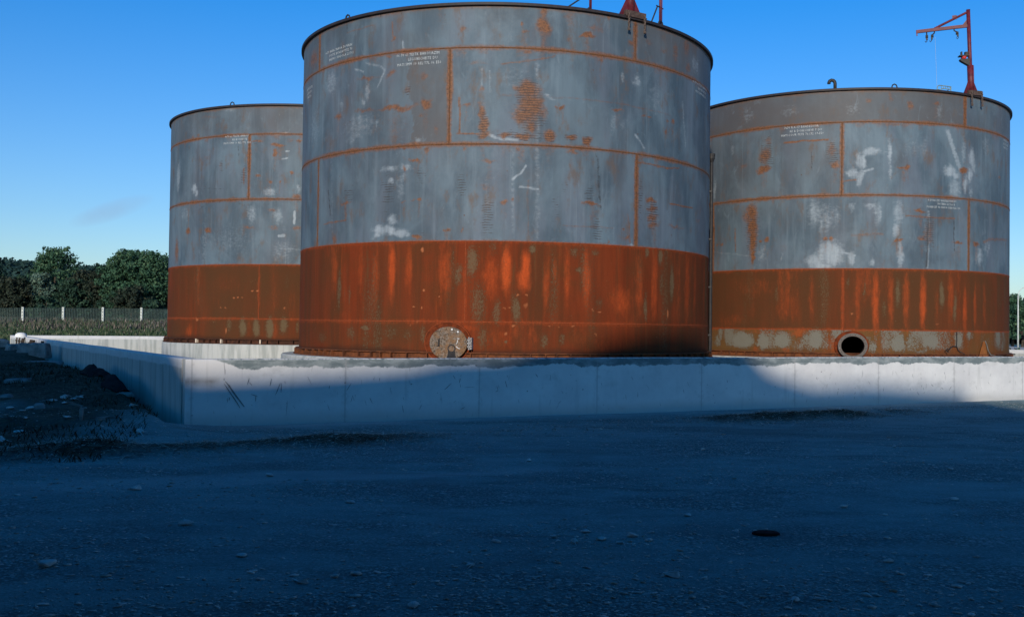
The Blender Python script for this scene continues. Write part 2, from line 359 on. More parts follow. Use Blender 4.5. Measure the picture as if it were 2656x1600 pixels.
M_STENCIL = simple('faded stencil paint', (.36,.39,.40), (.56,.58,.58), 30, .85, .15)
STAINS = dict(
BIG={
"rust":[(1.0,8.18,0.07,0.13,0.8),(0.98,7.88,0.14,0.18,1),(1.52,8.14,0.1,0.24,0.5),(1.94,7.75,0.15,0.06,1),(2.11,7.91,0.22,0.1,0.45),(1.52,7.68,0.09,0.07,0.5),(0.56,7.91,0.05,0.05,0.8),(0.62,7.74,0.1,0.03,0.8),(2.46,8.21,0.05,0.07,0.8),(3.03,7.74,0.06,0.05,0.8),(3.51,7.85,0.12,0.08,0.45),(4.01,7.8,0.12,0.07,0.5),(4.46,7.8,0.11,0.26,0.55),(4.93,8.07,0.15,0.22,0.6),(5.0,7.62,0.11,0.14,0.55),(0.67,7.34,0.09,0.06,0.8),(2.23,7.32,0.06,0.07,0.8),(3.9,7.37,0.15,0.05,0.8),(0.69,6.49,0.24,0.2,0.9),(0.75,6.21,0.27,0.22,0.9),(0.62,6.0,0.24,0.19,0.85),(0.75,5.77,0.08,0.13,0.8),(0.52,6.5,0.16,0.08,0.7),(0.99,6.1,0.11,0.16,0.6),(0.21,5.55,0.11,0.05,1),(0.57,5.56,0.19,0.07,1),(1.13,5.63,0.15,0.12,1),(1.6,5.57,0.12,0.06,1),(1.96,5.58,0.1,0.06,1),(1.29,6.25,0.04,0.03,0.8),(1.42,6.24,0.06,0.04,1),(2.67,6.29,0.15,0.04,0.9),(3.37,6.25,0.09,0.03,0.8),(3.53,6.26,0.07,0.03,0.8),(4.16,6.27,0.07,0.04,0.8),(4.37,6.27,0.09,0.06,0.8),(4.11,6.02,0.04,0.09,0.8),(-1.48,6.24,0.14,0.11,0.85),(-2.17,6.23,0.48,0.06,0.8),(-3.03,6.25,0.32,0.05,0.65),(-3.94,6.25,0.14,0.08,0.75),(-2.99,6.95,0.31,0.05,0.7),(-2.32,6.93,0.15,0.08,0.65),(-1.52,6.86,0.1,0.1,0.6),(-1.89,6.59,0.08,0.08,0.5),(-2.38,7.34,0.1,0.05,0.7),(-0.26,6.47,0.07,0.08,0.65),(-0.27,6.07,0.07,0.2,0.9),(-0.25,5.79,0.1,0.16,1),(-0.24,5.6,0.12,0.08,1),(-0.6,6.23,0.11,0.03,0.8),(-0.76,7.76,0.07,0.06,0.65),(-2.26,7.73,0.05,0.07,0.7),(-5.24,7.75,0.32,0.2,0.65),(-1.14,8.25,0.2,0.06,0.7),(-0.4,7.08,0.22,0.04,0.5),(-1.6,6.0,0.08,0.05,0.5),(-1.24,5.71,0.04,0.1,0.45),(-1.74,5.1,0.11,0.03,0.8),(-1.65,5.09,0.05,0.05,1),(-0.11,5.08,0.17,0.05,0.7),(-0.17,4.52,0.12,0.06,0.5),(-1.96,4.91,0.04,0.07,0.8),(-1.59,4.25,0.06,0.04,1),(-1.76,4.26,0.05,0.03,0.8),(-1.96,4.23,0.04,0.02,0.8),(0.24,4.21,0.09,0.06,0.8),(0.43,4.26,0.03,0.07,0.8),(-0.98,3.62,0.09,0.04,0.9),(-1.64,3.51,0.12,0.04,1),(-0.61,3.65,0.02,0.04,0.8),(-3.19,3.47,0.06,0.05,0.8),(-4.02,3.51,0.09,0.12,0.7),(-3.63,4.28,0.18,0.03,0.8),(-1.44,5.29,0.06,0.08,0.8),(-0.58,5.3,0.04,0.06,0.8),(-1.98,5.33,0.09,0.03,0.8),(2.11,4.22,0.22,0.04,1),(0.51,5.25,0.04,0.06,0.8),(1.61,5.28,0.12,0.05,0.8),(3.67,4.41,0.17,0.06,0.9),(3.73,4.24,0.17,0.05,0.9),(3.73,4.06,0.16,0.08,0.8),(3.76,3.91,0.15,0.07,0.8),(4.48,3.93,0.28,0.04,0.6),(4.8,3.91,0.26,0.03,0.5),(5.67,4.21,0.16,0.05,0.5),(2.98,3.59,0.07,0.04,0.8),(2.85,3.76,0.04,0.03,0.8),(2.51,3.44,0.04,0.05,0.8)],
"rustline":[([(0.12,6.41),(1.58,6.42),(2.66,6.43),(4.29,6.39)],0.033,0.42),([(0.11,7.06),(0.65,7.13),(1.24,7.26)],0.016,0.6),([(-2.31,8.06),(-2.29,7.77)],0.025,0.7),([(-0.75,6.37),(-0.73,5.63)],0.025,0.9),([(-0.8,5.63),(-0.34,5.61)],0.025,0.8),([(-3.63,4.26),(-3.6,3.91),(-4.48,3.88)],0.025,0.7),([(4.3,4.42),(5.34,4.43)],0.025,0.9),([(3.22,5.22),(4.17,5.21),(4.65,5.26)],0.025,0.8),([(2.98,4.08),(3.05,3.47)],0.025,0.6),([(0.69,4.65),(0.72,3.51)],0.025,0.45),([(1.45,3.75),(2.6,3.76)],0.016,0.5),([(-3.66,8.03),(-2.81,8.04)],0.025,0.5)],
"hatch":[(0.69,6.41,0.27,0.32,1),(0.75,6.01,0.32,0.32,1),(0.57,5.56,0.48,0.1,1),(1.13,5.61,0.16,0.13,1),(-0.25,5.79,0.11,0.32,1),(1.6,5.57,0.14,0.08,1),(1.96,5.58,0.11,0.06,1),(-2.35,4.48,0.18,0.34,0.7),(-0.65,4.59,0.09,0.26,0.9),(-0.13,3.95,0.15,0.41,0.9),(-1.58,4.73,0.13,0.26,0.6),(1.28,4.11,0.12,0.34,0.6),(2.04,4.43,0.12,0.18,0.8),(2.23,3.63,0.14,0.26,0.8),(-3.5,4.51,0.21,0.27,0.6),(3.32,4.4,0.08,0.54,0.7),(-2.41,3.95,0.32,0.26,0.4),(3.73,4.14,0.18,0.3,1),(-1.89,6.59,0.09,0.11,0.8),(-1.39,3.6,0.35,0.11,0.4),(1.52,4.6,0.25,0.2,0.4),(1.59,5.57,0.17,0.16,0.3)],
"darkline":[([(-4.29,4.63),(-4.18,4.05)],0.025,1),([(2.21,5.21),(2.24,4.65),(2.32,4.12)],0.041,0.7),([(-3.67,8.25),(-3.66,8.03)],0.033,0.7),([(-2.08,8.27),(-2.07,8.19)],0.025,0.8),([(2.17,5.29),(2.19,5.17)],0.033,0.7),([(-1.08,8.09),(-1.05,7.54)],0.041,0.5),([(2.52,6.15),(2.67,5.67)],0.049,0.35),([(-2.63,8.28),(-2.63,8.21)],0.025,0.8),([(-0.51,8.3),(-0.51,8.2)],0.025,0.8)],
"chalk":[(-2.56,3.63,0.19,0.13,1),(-2.33,3.62,0.28,0.11,1),(-2.02,3.57,0.21,0.08,1),(-2.23,3.86,0.14,0.12,0.75),(-2.66,3.5,0.11,0.07,0.9),(-2.33,4.92,0.22,0.07,0.7),(-1.95,4.94,0.15,0.08,0.6),(-2.28,4.65,0.09,0.07,0.7),(-2.04,4.58,0.1,0.37,0.45),(-2.95,6.67,0.07,0.21,0.65),(-3.06,6.43,0.07,0.09,0.75),(-3.16,5.94,0.57,0.27,0.42),(-2.68,5.93,0.06,0.13,0.55),(-3.36,5.69,0.28,0.13,0.45),(-4.25,7.02,0.24,0.26,0.5),(-3.8,6.46,0.07,0.12,0.55),(-1.65,5.5,0.06,0.05,0.8),(2.83,7.05,0.05,0.11,0.7),(3.23,6.99,0.12,0.13,0.55),(2.55,6.03,0.08,0.26,0.45),(2.81,6.01,0.12,0.12,0.35),(5.42,7.76,0.28,0.21,0.5),(1.14,6.41,0.15,0.04,0.65),(0.43,6.76,0.32,0.32,0.3),(-5.67,7.07,0.24,0.28,0.4),(-5.13,6.16,0.38,0.54,0.35),(3.75,6.69,0.25,0.51,0.3),(6.26,6.76,0.18,0.55,0.3),(-1.09,3.39,0.1,0.03,0.6),(3.11,3.45,0.11,0.03,0.9),(-0.15,4.39,0.05,0.64,0.3)],
"chalkline":[([(-3.02,7.26),(-2.58,7.14),(-2.5,7.05),(-2.68,6.72)],0.033,0.6),([(-3.37,7.17),(-3.11,7.09)],0.033,0.6),([(3.16,5.81),(3.42,5.54)],0.033,0.75),([(4.76,6.78),(4.92,5.79)],0.057,0.5),([(0.86,7.06),(0.9,3.46)],0.074,0.42),([(0.38,5.28),(0.4,3.6)],0.049,0.35),([(-2.04,7.61),(-2.03,7.42)],0.016,1),([(-0.11,5.58),(0.13,5.49),(0.49,5.49)],0.033,0.9),([(0.38,4.69),(0.55,4.8),(0.65,4.97)],0.025,1),([(0.52,4.52),(0.9,4.49)],0.025,0.9),([(-0.28,6.95),(-0.28,6.55)],0.033,0.5),([(-0.12,6.91),(-0.12,6.47)],0.033,0.5),([(-4.19,5.59),(-4.09,3.7)],0.066,0.3)],
"bright":[(-3.97,2.84,0.14,0.6,0.55),(-3.08,2.82,0.1,0.58,0.5),(-2.66,2.64,0.11,0.74,0.6),(-2.23,2.8,0.09,0.61,0.85),(-1.81,2.88,0.09,0.48,0.65),(-1.0,2.71,0.17,0.48,0.7),(-0.57,2.48,0.05,0.87,0.5),(0.28,2.81,0.1,0.49,1.1),(0.68,2.89,0.1,0.36,1.1),(0.65,2.61,0.13,0.24,1),(1.11,2.5,0.07,0.56,0.6),(1.29,2.83,0.05,0.32,0.65),(1.55,2.67,0.08,0.64,0.65),(1.98,2.69,0.09,0.65,0.85),(3.32,2.57,0.13,0.75,0.6),(3.78,2.58,0.11,0.84,0.6),(4.66,2.53,0.1,0.87,0.45),(5.09,2.55,0.16,0.88,0.5),(5.51,2.57,0.1,0.89,0.5),(6.28,2.6,0.12,0.92,0.5),(2.85,2.22,0.3,0.33,0.6),(-0.06,2.64,0.2,0.48,0.6),(-3.63,1.82,0.27,0.08,0.3),(0.5,1.62,0.16,0.32,0.4),(0.83,1.46,0.13,0.28,0.4),(1.82,1.47,0.26,0.24,0.35),(-0.77,1.64,0.49,0.08,0.5),(0.19,1.38,0.47,0.24,0.35),(2.74,1.24,1.18,0.2,0.3)],
"gray":[(-0.43,2.96,0.14,0.36,0.8),(-0.3,2.08,0.19,0.48,0.6),(-0.71,2.68,0.1,0.25,0.65),(-3.77,2.41,0.09,0.55,0.65),(-3.41,2.24,0.05,0.35,0.55),(0.09,1.93,0.1,0.25,0.65),(0.82,3.25,0.08,0.11,0.8),(0.49,2.01,0.11,0.33,0.7),(1.81,2.87,0.08,0.06,0.8),(3.52,2.11,0.07,0.32,0.7),(3.96,3.2,0.1,0.2,0.8),(4.39,2.65,0.09,0.47,0.75),(3.53,3.29,0.07,0.13,0.7),(2.3,2.17,0.11,0.13,0.5),(4.02,2.59,0.08,0.36,0.55),(1.08,1.35,0.09,0.18,0.65),(1.45,1.39,0.09,0.14,0.6),(0.29,1.31,0.04,0.04,0.9),(-2.91,1.57,0.16,0.06,0.8),(-3.36,1.47,0.14,0.18,0.6),(-4.46,1.37,0.28,0.15,0.5),(-2.27,1.49,0.25,0.18,0.5),(-1.82,1.43,0.18,0.14,0.5),(-1.46,1.45,0.09,0.21,0.6),(-0.21,1.43,0.14,0.25,0.6),(1.71,3.24,0.14,0.1,0.6),(2.19,3.22,0.11,0.08,0.6),(0.01,3.28,0.11,0.16,0.5)],
"spot":[(-1.51,3.2,0.05,0.06,1),(-1.46,2.35,0.04,0.04,1),(-1.12,2.26,0.03,0.02,1),(-1.69,1.98,0.04,0.03,1),(-1.5,1.98,0.03,0.03,1),(0.24,1.98,0.05,0.02,1),(0.36,2.0,0.04,0.02,1),(0.53,2.3,0.04,0.02,1),(0.7,2.31,0.04,0.02,1),(0.69,2.12,0.07,0.07,0.7),(2.14,1.99,0.04,0.02,1),(2.3,1.98,0.06,0.02,1),(1.54,2.02,0.03,0.02,0.9),(1.56,2.57,0.05,0.02,0.8),(4.25,1.96,0.04,0.08,0.9),(0.43,1.67,0.06,0.04,0.9),(1.19,1.68,0.04,0.03,0.8),(1.39,1.68,0.04,0.03,0.8),(1.68,1.67,0.07,0.03,0.8),(0.28,1.51,0.05,0.05,0.8),(2.21,1.49,0.05,0.03,0.8),(-1.6,1.69,0.04,0.04,0.9),(-1.76,1.59,0.04,0.04,0.7)],
},
RIGHT={
"rust":[(-3.25,7.0,0.13,0.1,0.55),(-3.34,6.61,0.16,0.22,0.7),(-3.36,6.23,0.2,0.1,0.95),(-4.03,6.42,0.15,0.07,0.5),(-1.49,6.65,0.09,0.23,0.6),(-1.37,6.23,0.13,0.08,0.95),(0.47,6.16,0.15,0.04,0.95),(0.59,6.16,0.07,0.07,0.95),(2.36,6.2,0.15,0.09,1),(4.22,6.18,0.12,0.06,0.6),(-0.56,7.96,0.11,0.07,0.6),(0.67,7.87,0.09,0.16,0.7),(1.4,8.0,0.13,0.06,0.65),(0.1,8.13,0.04,0.2,0.55),(-3.74,5.06,0.19,0.24,0.9),(-3.74,4.67,0.15,0.3,1),(-3.72,4.23,0.1,0.35,1),(-3.7,3.79,0.06,0.22,1),(-3.91,4.92,0.18,0.19,0.65),(-3.32,4.19,0.08,0.07,1),(-3.51,4.18,0.04,0.05,0.9),(-5.05,4.17,0.07,0.03,0.9),(-4.86,4.19,0.06,0.03,0.9),(-1.61,4.19,0.07,0.05,0.95),(-1.44,4.2,0.06,0.06,1),(0.29,4.15,0.09,0.04,0.95),(0.43,4.16,0.09,0.04,0.95),(0.94,4.98,0.17,0.04,1),(0.99,4.25,0.14,0.08,0.75),(2.22,4.14,0.19,0.05,0.95),(2.92,4.15,0.16,0.05,0.9),(1.21,4.4,0.18,0.39,0.5),(-0.09,3.32,0.21,0.04,0.6),(-1.94,3.32,0.21,0.04,0.6),(0.2,7.32,0.32,0.05,0.6),(1.32,7.39,0.1,0.08,0.8)],
"rustline":[([(-2.77,6.93),(-2.03,6.93),(-1.57,6.94)],0.032,0.95),([(-4.32,4.6),(-4.3,3.93)],0.032,0.7),([(0.55,4.84),(2.07,4.82)],0.032,0.7),([(-0.92,4.3),(-0.1,4.35)],0.053,0.5),([(3.27,4.23),(3.55,4.33),(5.06,4.44)],0.064,0.55),([(-5.24,5.24),(-5.25,3.41)],0.043,0.9),([(0.13,5.42),(0.64,5.4)],0.032,0.8),([(-1.16,5.78),(-0.83,5.82)],0.032,0.7)],
"hatch":[(-3.28,6.61,0.2,0.49,1),(-1.47,6.54,0.14,0.37,1),(-3.74,4.56,0.23,0.77,0.9),(1.21,4.4,0.21,0.53,0.8),(0.87,4.81,0.34,0.16,0.4)],
"darkline":[([(1.19,4.82),(1.15,3.48)],0.043,0.9),([(2.04,4.75),(2.05,3.92)],0.032,0.9),([(-2.0,6.62),(-2.0,6.11)],0.032,0.7),([(-0.73,6.37),(-0.73,5.73)],0.032,0.6),([(-5.31,5.24),(-5.28,3.41)],0.032,0.9)],
"chalk":[(-0.41,6.57,0.22,0.13,0.95),(-0.68,6.35,0.13,0.2,0.95),(-0.92,6.02,0.15,0.16,0.85),(-0.73,5.91,0.1,0.23,0.95),(0.05,6.58,0.07,0.32,0.85),(0.08,6.05,0.06,0.25,0.65),(0.7,6.65,0.27,0.28,0.35),(1.06,6.72,0.13,0.34,0.35),(1.89,6.16,0.19,0.16,0.95),(2.06,6.05,0.15,0.14,0.85),(2.72,6.63,0.13,0.24,0.95),(2.77,6.41,0.1,0.26,0.9),(2.61,6.08,0.11,0.22,0.85),(2.44,5.79,0.09,0.26,0.85),(2.07,5.66,0.21,0.29,0.65),(2.69,5.58,0.08,0.22,0.55),(2.36,6.75,0.09,0.4,0.55),(3.39,6.97,0.18,0.3,0.45),(-1.91,4.93,0.2,0.36,0.6),(-1.64,4.69,0.2,0.39,0.55),(-1.36,4.79,0.11,0.34,0.45),(-1.69,5.01,0.28,0.23,0.45),(-1.47,3.81,0.32,0.33,1.05),(-1.9,3.61,0.21,0.2,0.95),(-1.68,3.47,0.33,0.11,0.95),(-0.93,3.65,0.09,0.18,1),(-0.24,4.91,0.11,0.34,0.65),(-0.4,5.13,0.2,0.08,0.65),(0.34,4.95,0.14,0.32,0.75),(0.29,4.48,0.11,0.23,0.85),(0.4,3.82,0.08,0.44,0.75),(-0.37,3.59,0.08,0.09,0.85),(-0.94,5.08,0.11,0.14,0.55),(3.06,3.84,0.2,0.24,0.65),(3.47,4.11,0.27,0.24,0.45),(-3.4,3.86,0.16,0.29,0.5),(-2.82,3.73,0.02,0.13,0.6),(-3.96,7.83,0.21,0.3,0.35),(-2.65,7.8,0.3,0.17,0.35),(-0.95,7.74,0.22,0.17,0.35),(1.5,7.75,0.11,0.23,0.45),(-5.16,5.8,0.07,0.37,0.6),(-4.44,6.9,0.06,0.13,0.5),(-3.63,5.43,0.25,0.09,0.3)],
"chalkline":[([(1.8,7.21),(2.13,6.45),(2.25,6.21)],0.096,0.75),([(-0.63,6.05),(-0.39,6.11)],0.043,0.9),([(-1.19,3.84),(-0.83,3.75)],0.032,0.9),([(1.2,4.98),(1.19,3.45)],0.053,0.6),([(-0.32,6.6),(0.04,6.58)],0.032,0.4),([(-5.2,3.98),(-3.62,3.77)],0.032,0.4)],
"bright":[(-1.99,2.57,0.08,0.74,0.5),(-1.15,2.58,0.05,0.95,0.8),(-0.76,2.58,0.08,0.89,0.65),(-0.28,2.48,0.1,0.89,0.95),(0.13,2.59,0.09,0.89,0.65),(0.56,2.59,0.1,0.89,0.75),(1.05,2.6,0.1,0.89,0.95),(1.47,2.4,0.07,0.63,0.5),(1.93,2.73,0.11,0.85,0.65),(2.46,2.31,0.08,0.75,0.8),(2.88,2.43,0.07,0.65,0.7),(3.32,2.44,0.1,0.76,0.5),(-4.39,1.93,0.57,0.22,0.4),(-3.61,2.91,0.74,0.27,0.4),(-2.29,1.62,0.32,0.09,0.6),(-1.36,1.36,0.2,0.26,0.7),(-1.0,1.42,0.1,0.21,0.4),(-0.08,1.43,0.15,0.31,0.45),(1.6,1.4,0.13,0.26,0.5),(-3.12,1.61,1.73,0.05,0.5),(1.12,1.63,1.75,0.05,0.4),(-3.59,1.11,0.12,0.11,0.6),(-2.67,1.13,0.13,0.09,0.8),(-1.87,1.01,0.21,0.06,0.5)],
"gray":[(-2.97,2.71,0.07,0.3,0.55),(0.33,2.72,0.08,0.5,0.7),(1.63,2.74,0.09,0.44,0.8),(2.09,2.36,0.08,0.55,0.7),(-0.06,2.27,0.08,0.28,0.55),(-1.03,2.98,0.05,0.18,0.6),(-0.58,2.82,0.04,0.28,0.6),(4.2,2.8,0.15,0.66,0.4),(-4.04,1.38,0.43,0.24,1.1),(-3.37,1.34,0.18,0.33,1),(-2.78,1.4,0.29,0.28,1),(-1.88,1.41,0.22,0.3,1.1),(-2.18,1.4,0.14,0.23,0.8),(-0.38,1.24,0.16,0.23,0.9),(0.36,1.35,0.23,0.31,1.1),(1.28,1.45,0.28,0.25,1.1),(0.97,1.15,0.31,0.08,0.9),(2.23,1.47,0.16,0.26,0.9),(2.72,1.59,0.21,0.14,0.9),(3.93,1.47,0.65,0.27,0.6),(-4.91,1.31,0.19,0.28,0.7),(-0.6,1.53,0.2,0.1,0.6),(4.55,1.47,0.45,0.33,0.5)],
"spot":[(-2.04,3.11,0.05,0.04,0.7),(-1.78,2.94,0.07,0.03,0.7),(-0.91,2.18,0.06,0.03,0.8),(1.5,1.93,0.1,0.04,0.7),(-1.84,1.96,0.04,0.02,0.7),(-3.72,1.95,0.05,0.03,0.6)],
},
LEFT={
"rust":[(-0.21,7.07,0.22,0.05,1),(-0.29,6.81,0.08,0.12,0.95),(-0.84,6.17,0.09,0.05,0.9),(0.25,6.21,0.08,0.06,0.9),(-0.15,5.92,0.05,0.07,0.9),(-0.44,5.94,0.05,0.05,0.9),(0.45,7.19,0.08,0.05,0.9),(-0.92,7.18,0.18,0.04,0.8),(-3.74,4.5,0.12,0.1,0.95),(-2.69,4.48,0.18,0.06,0.85),(-1.09,4.51,0.19,0.05,0.65),(-0.34,5.08,0.13,0.06,0.65),(-0.3,4.53,0.18,0.07,0.55),(0.42,4.52,0.13,0.09,0.65),(0.4,5.46,0.13,0.07,0.9),(-4.57,3.93,0.18,0.4,0.75),(-2.71,6.8,0.19,0.09,0.4),(-2.14,6.45,0.11,0.16,0.4),(0.19,7.21,0.13,0.07,0.45),(-2.67,8.03,0.52,0.05,0.4),(-3.54,7.45,0.11,0.07,0.6),(-3.22,7.45,0.08,0.07,0.6)],
"rustline":[([(-3.69,5.18),(-3.71,4.51)],0.032,0.6),([(-1.32,6.36),(-1.3,5.89)],0.032,0.8)],
"hatch":[(-1.32,6.15,0.11,0.3,1),(-2.14,6.45,0.14,0.24,0.6),(-0.92,7.14,0.26,0.1,0.6)],
"darkline":[([(-1.53,7.06),(-1.51,6.76)],0.032,0.8),([(-3.12,5.15),(-2.6,5.36),(-1.62,5.37),(-1.22,5.14)],0.064,0.55),([(-3.23,5.81),(-1.91,5.74)],0.032,0.6),([(-2.53,7.05),(-1.64,6.98)],0.032,0.4)],
"chalk":[(-3.39,5.83,0.15,0.16,0.9),(-3.28,5.63,0.08,0.11,0.9),(-4.53,6.35,0.15,0.47,0.7),(-0.45,5.66,0.16,0.13,0.7),(0.42,5.73,0.1,0.13,0.7),(-1.06,4.96,0.17,0.32,0.55),(-0.19,4.9,0.16,0.26,0.7),(0.01,3.84,0.38,0.32,0.45),(-2.83,4.08,0.13,0.79,0.35),(-1.72,4.14,0.85,0.48,0.3),(-1.88,8.21,0.18,0.12,0.5),(-3.94,5.08,0.38,0.25,0.4)],
"chalkline":[([(-0.3,7.38),(0.06,7.43)],0.032,0.9),([(-0.08,6.64),(0.07,6.66)],0.032,0.9),([(0.03,6.88),(0.13,6.88)],0.032,0.9),([(0.33,5.02),(0.32,4.67)],0.043,1.2),([(-0.14,4.28),(0.01,4.29)],0.053,1.2),([(-0.17,3.89),(0.51,3.85)],0.032,0.55)],
"bright":[(-3.54,1.31,0.21,0.24,0.7),(-1.83,2.77,0.58,0.24,0.3),(-0.74,2.59,0.06,0.95,0.6),(-0.22,1.42,0.1,0.35,0.6),(-1.05,1.41,0.08,0.35,0.4),(-1.94,1.39,0.09,0.36,0.3),(0.27,2.13,0.23,0.47,0.3)],
"gray":[(-1.25,1.46,0.13,0.32,0.85),(-0.81,1.47,0.13,0.32,0.85),(-0.39,1.47,0.13,0.35,0.95),(0.05,1.54,0.13,0.32,0.85),(-1.74,1.52,0.13,0.26,0.6),(0.47,1.48,0.07,0.26,0.6),(-2.93,2.11,0.15,0.79,0.4),(-2.41,2.83,0.1,0.72,0.3),(0.14,2.84,0.09,0.35,0.4),(-1.14,2.82,0.05,0.71,0.3)],
"spot":[(-1.59,2.35,0.06,0.04,0.9),(-1.44,2.36,0.05,0.04,0.9),(-1.29,2.36,0.05,0.04,0.9),(-0.95,2.64,0.06,0.04,1),(-0.79,2.62,0.06,0.04,1),(-2.08,2.06,0.06,0.04,0.8),(-1.9,2.05,0.06,0.04,0.8),(0.06,2.04,0.05,0.04,0.8),(-3.11,1.68,0.1,0.08,0.8),(-1.85,1.34,0.03,0.1,1),(-2.95,2.05,0.19,0.1,0.4)],
}
)

def field(U, V, ells, lines=(), wk=1.0):
    out = np.zeros_like(U)
    wu = wk*.17*(fbm(U*3.1, V*2.3, 101, 4)-.5)+wk*.09*(fbm(U*11, V*11, 102, 3)-.5); wv = .20*(fbm(U*3.1+9, V*2.3, 103, 4)-.5)+.09*(fbm(U*11, V*11, 104, 3)-.5)
    U0, V0 = U+.25*wu, V+.25*wv; U, V = U+wu, V+wv
    for u, v, a, b, s in ells:
        m = np.where((abs(U-u) < a*1.7) & (abs(V-v) < b*1.7))
        if len(m[0]) == 0: continue
        d = np.sqrt(((U[m]-u)/a)**2+((V[m]-v)/b)**2)
        out[m] = np.maximum(out[m], s*np.clip((1.6-d)/1.15, 0, 1))
    U, V = U0, V0
    for pts, w, s in lines:
        w = max(w, .026)
        for (x0, y0), (x1, y1) in zip(pts[:-1], pts[1:]):
            m = np.where((U > min(x0,x1)-w*2) & (U < max(x0,x1)+w*2) & (V > min(y0,y1)-w*2) & (V < max(y0,y1)+w*2))
            if len(m[0]) == 0: continue
            dx, dy = x1-x0, y1-y0; L2 = dx*dx+dy*dy
            t = np.clip(((U[m]-x0)*dx+(V[m]-y0)*dy)/L2, 0, 1)
            d = np.hypot(U[m]-x0-t*dx, V[m]-y0-t*dy)
            out[m] = np.maximum(out[m], s*np.clip(1.35-d/w, 0, 1))
    return out

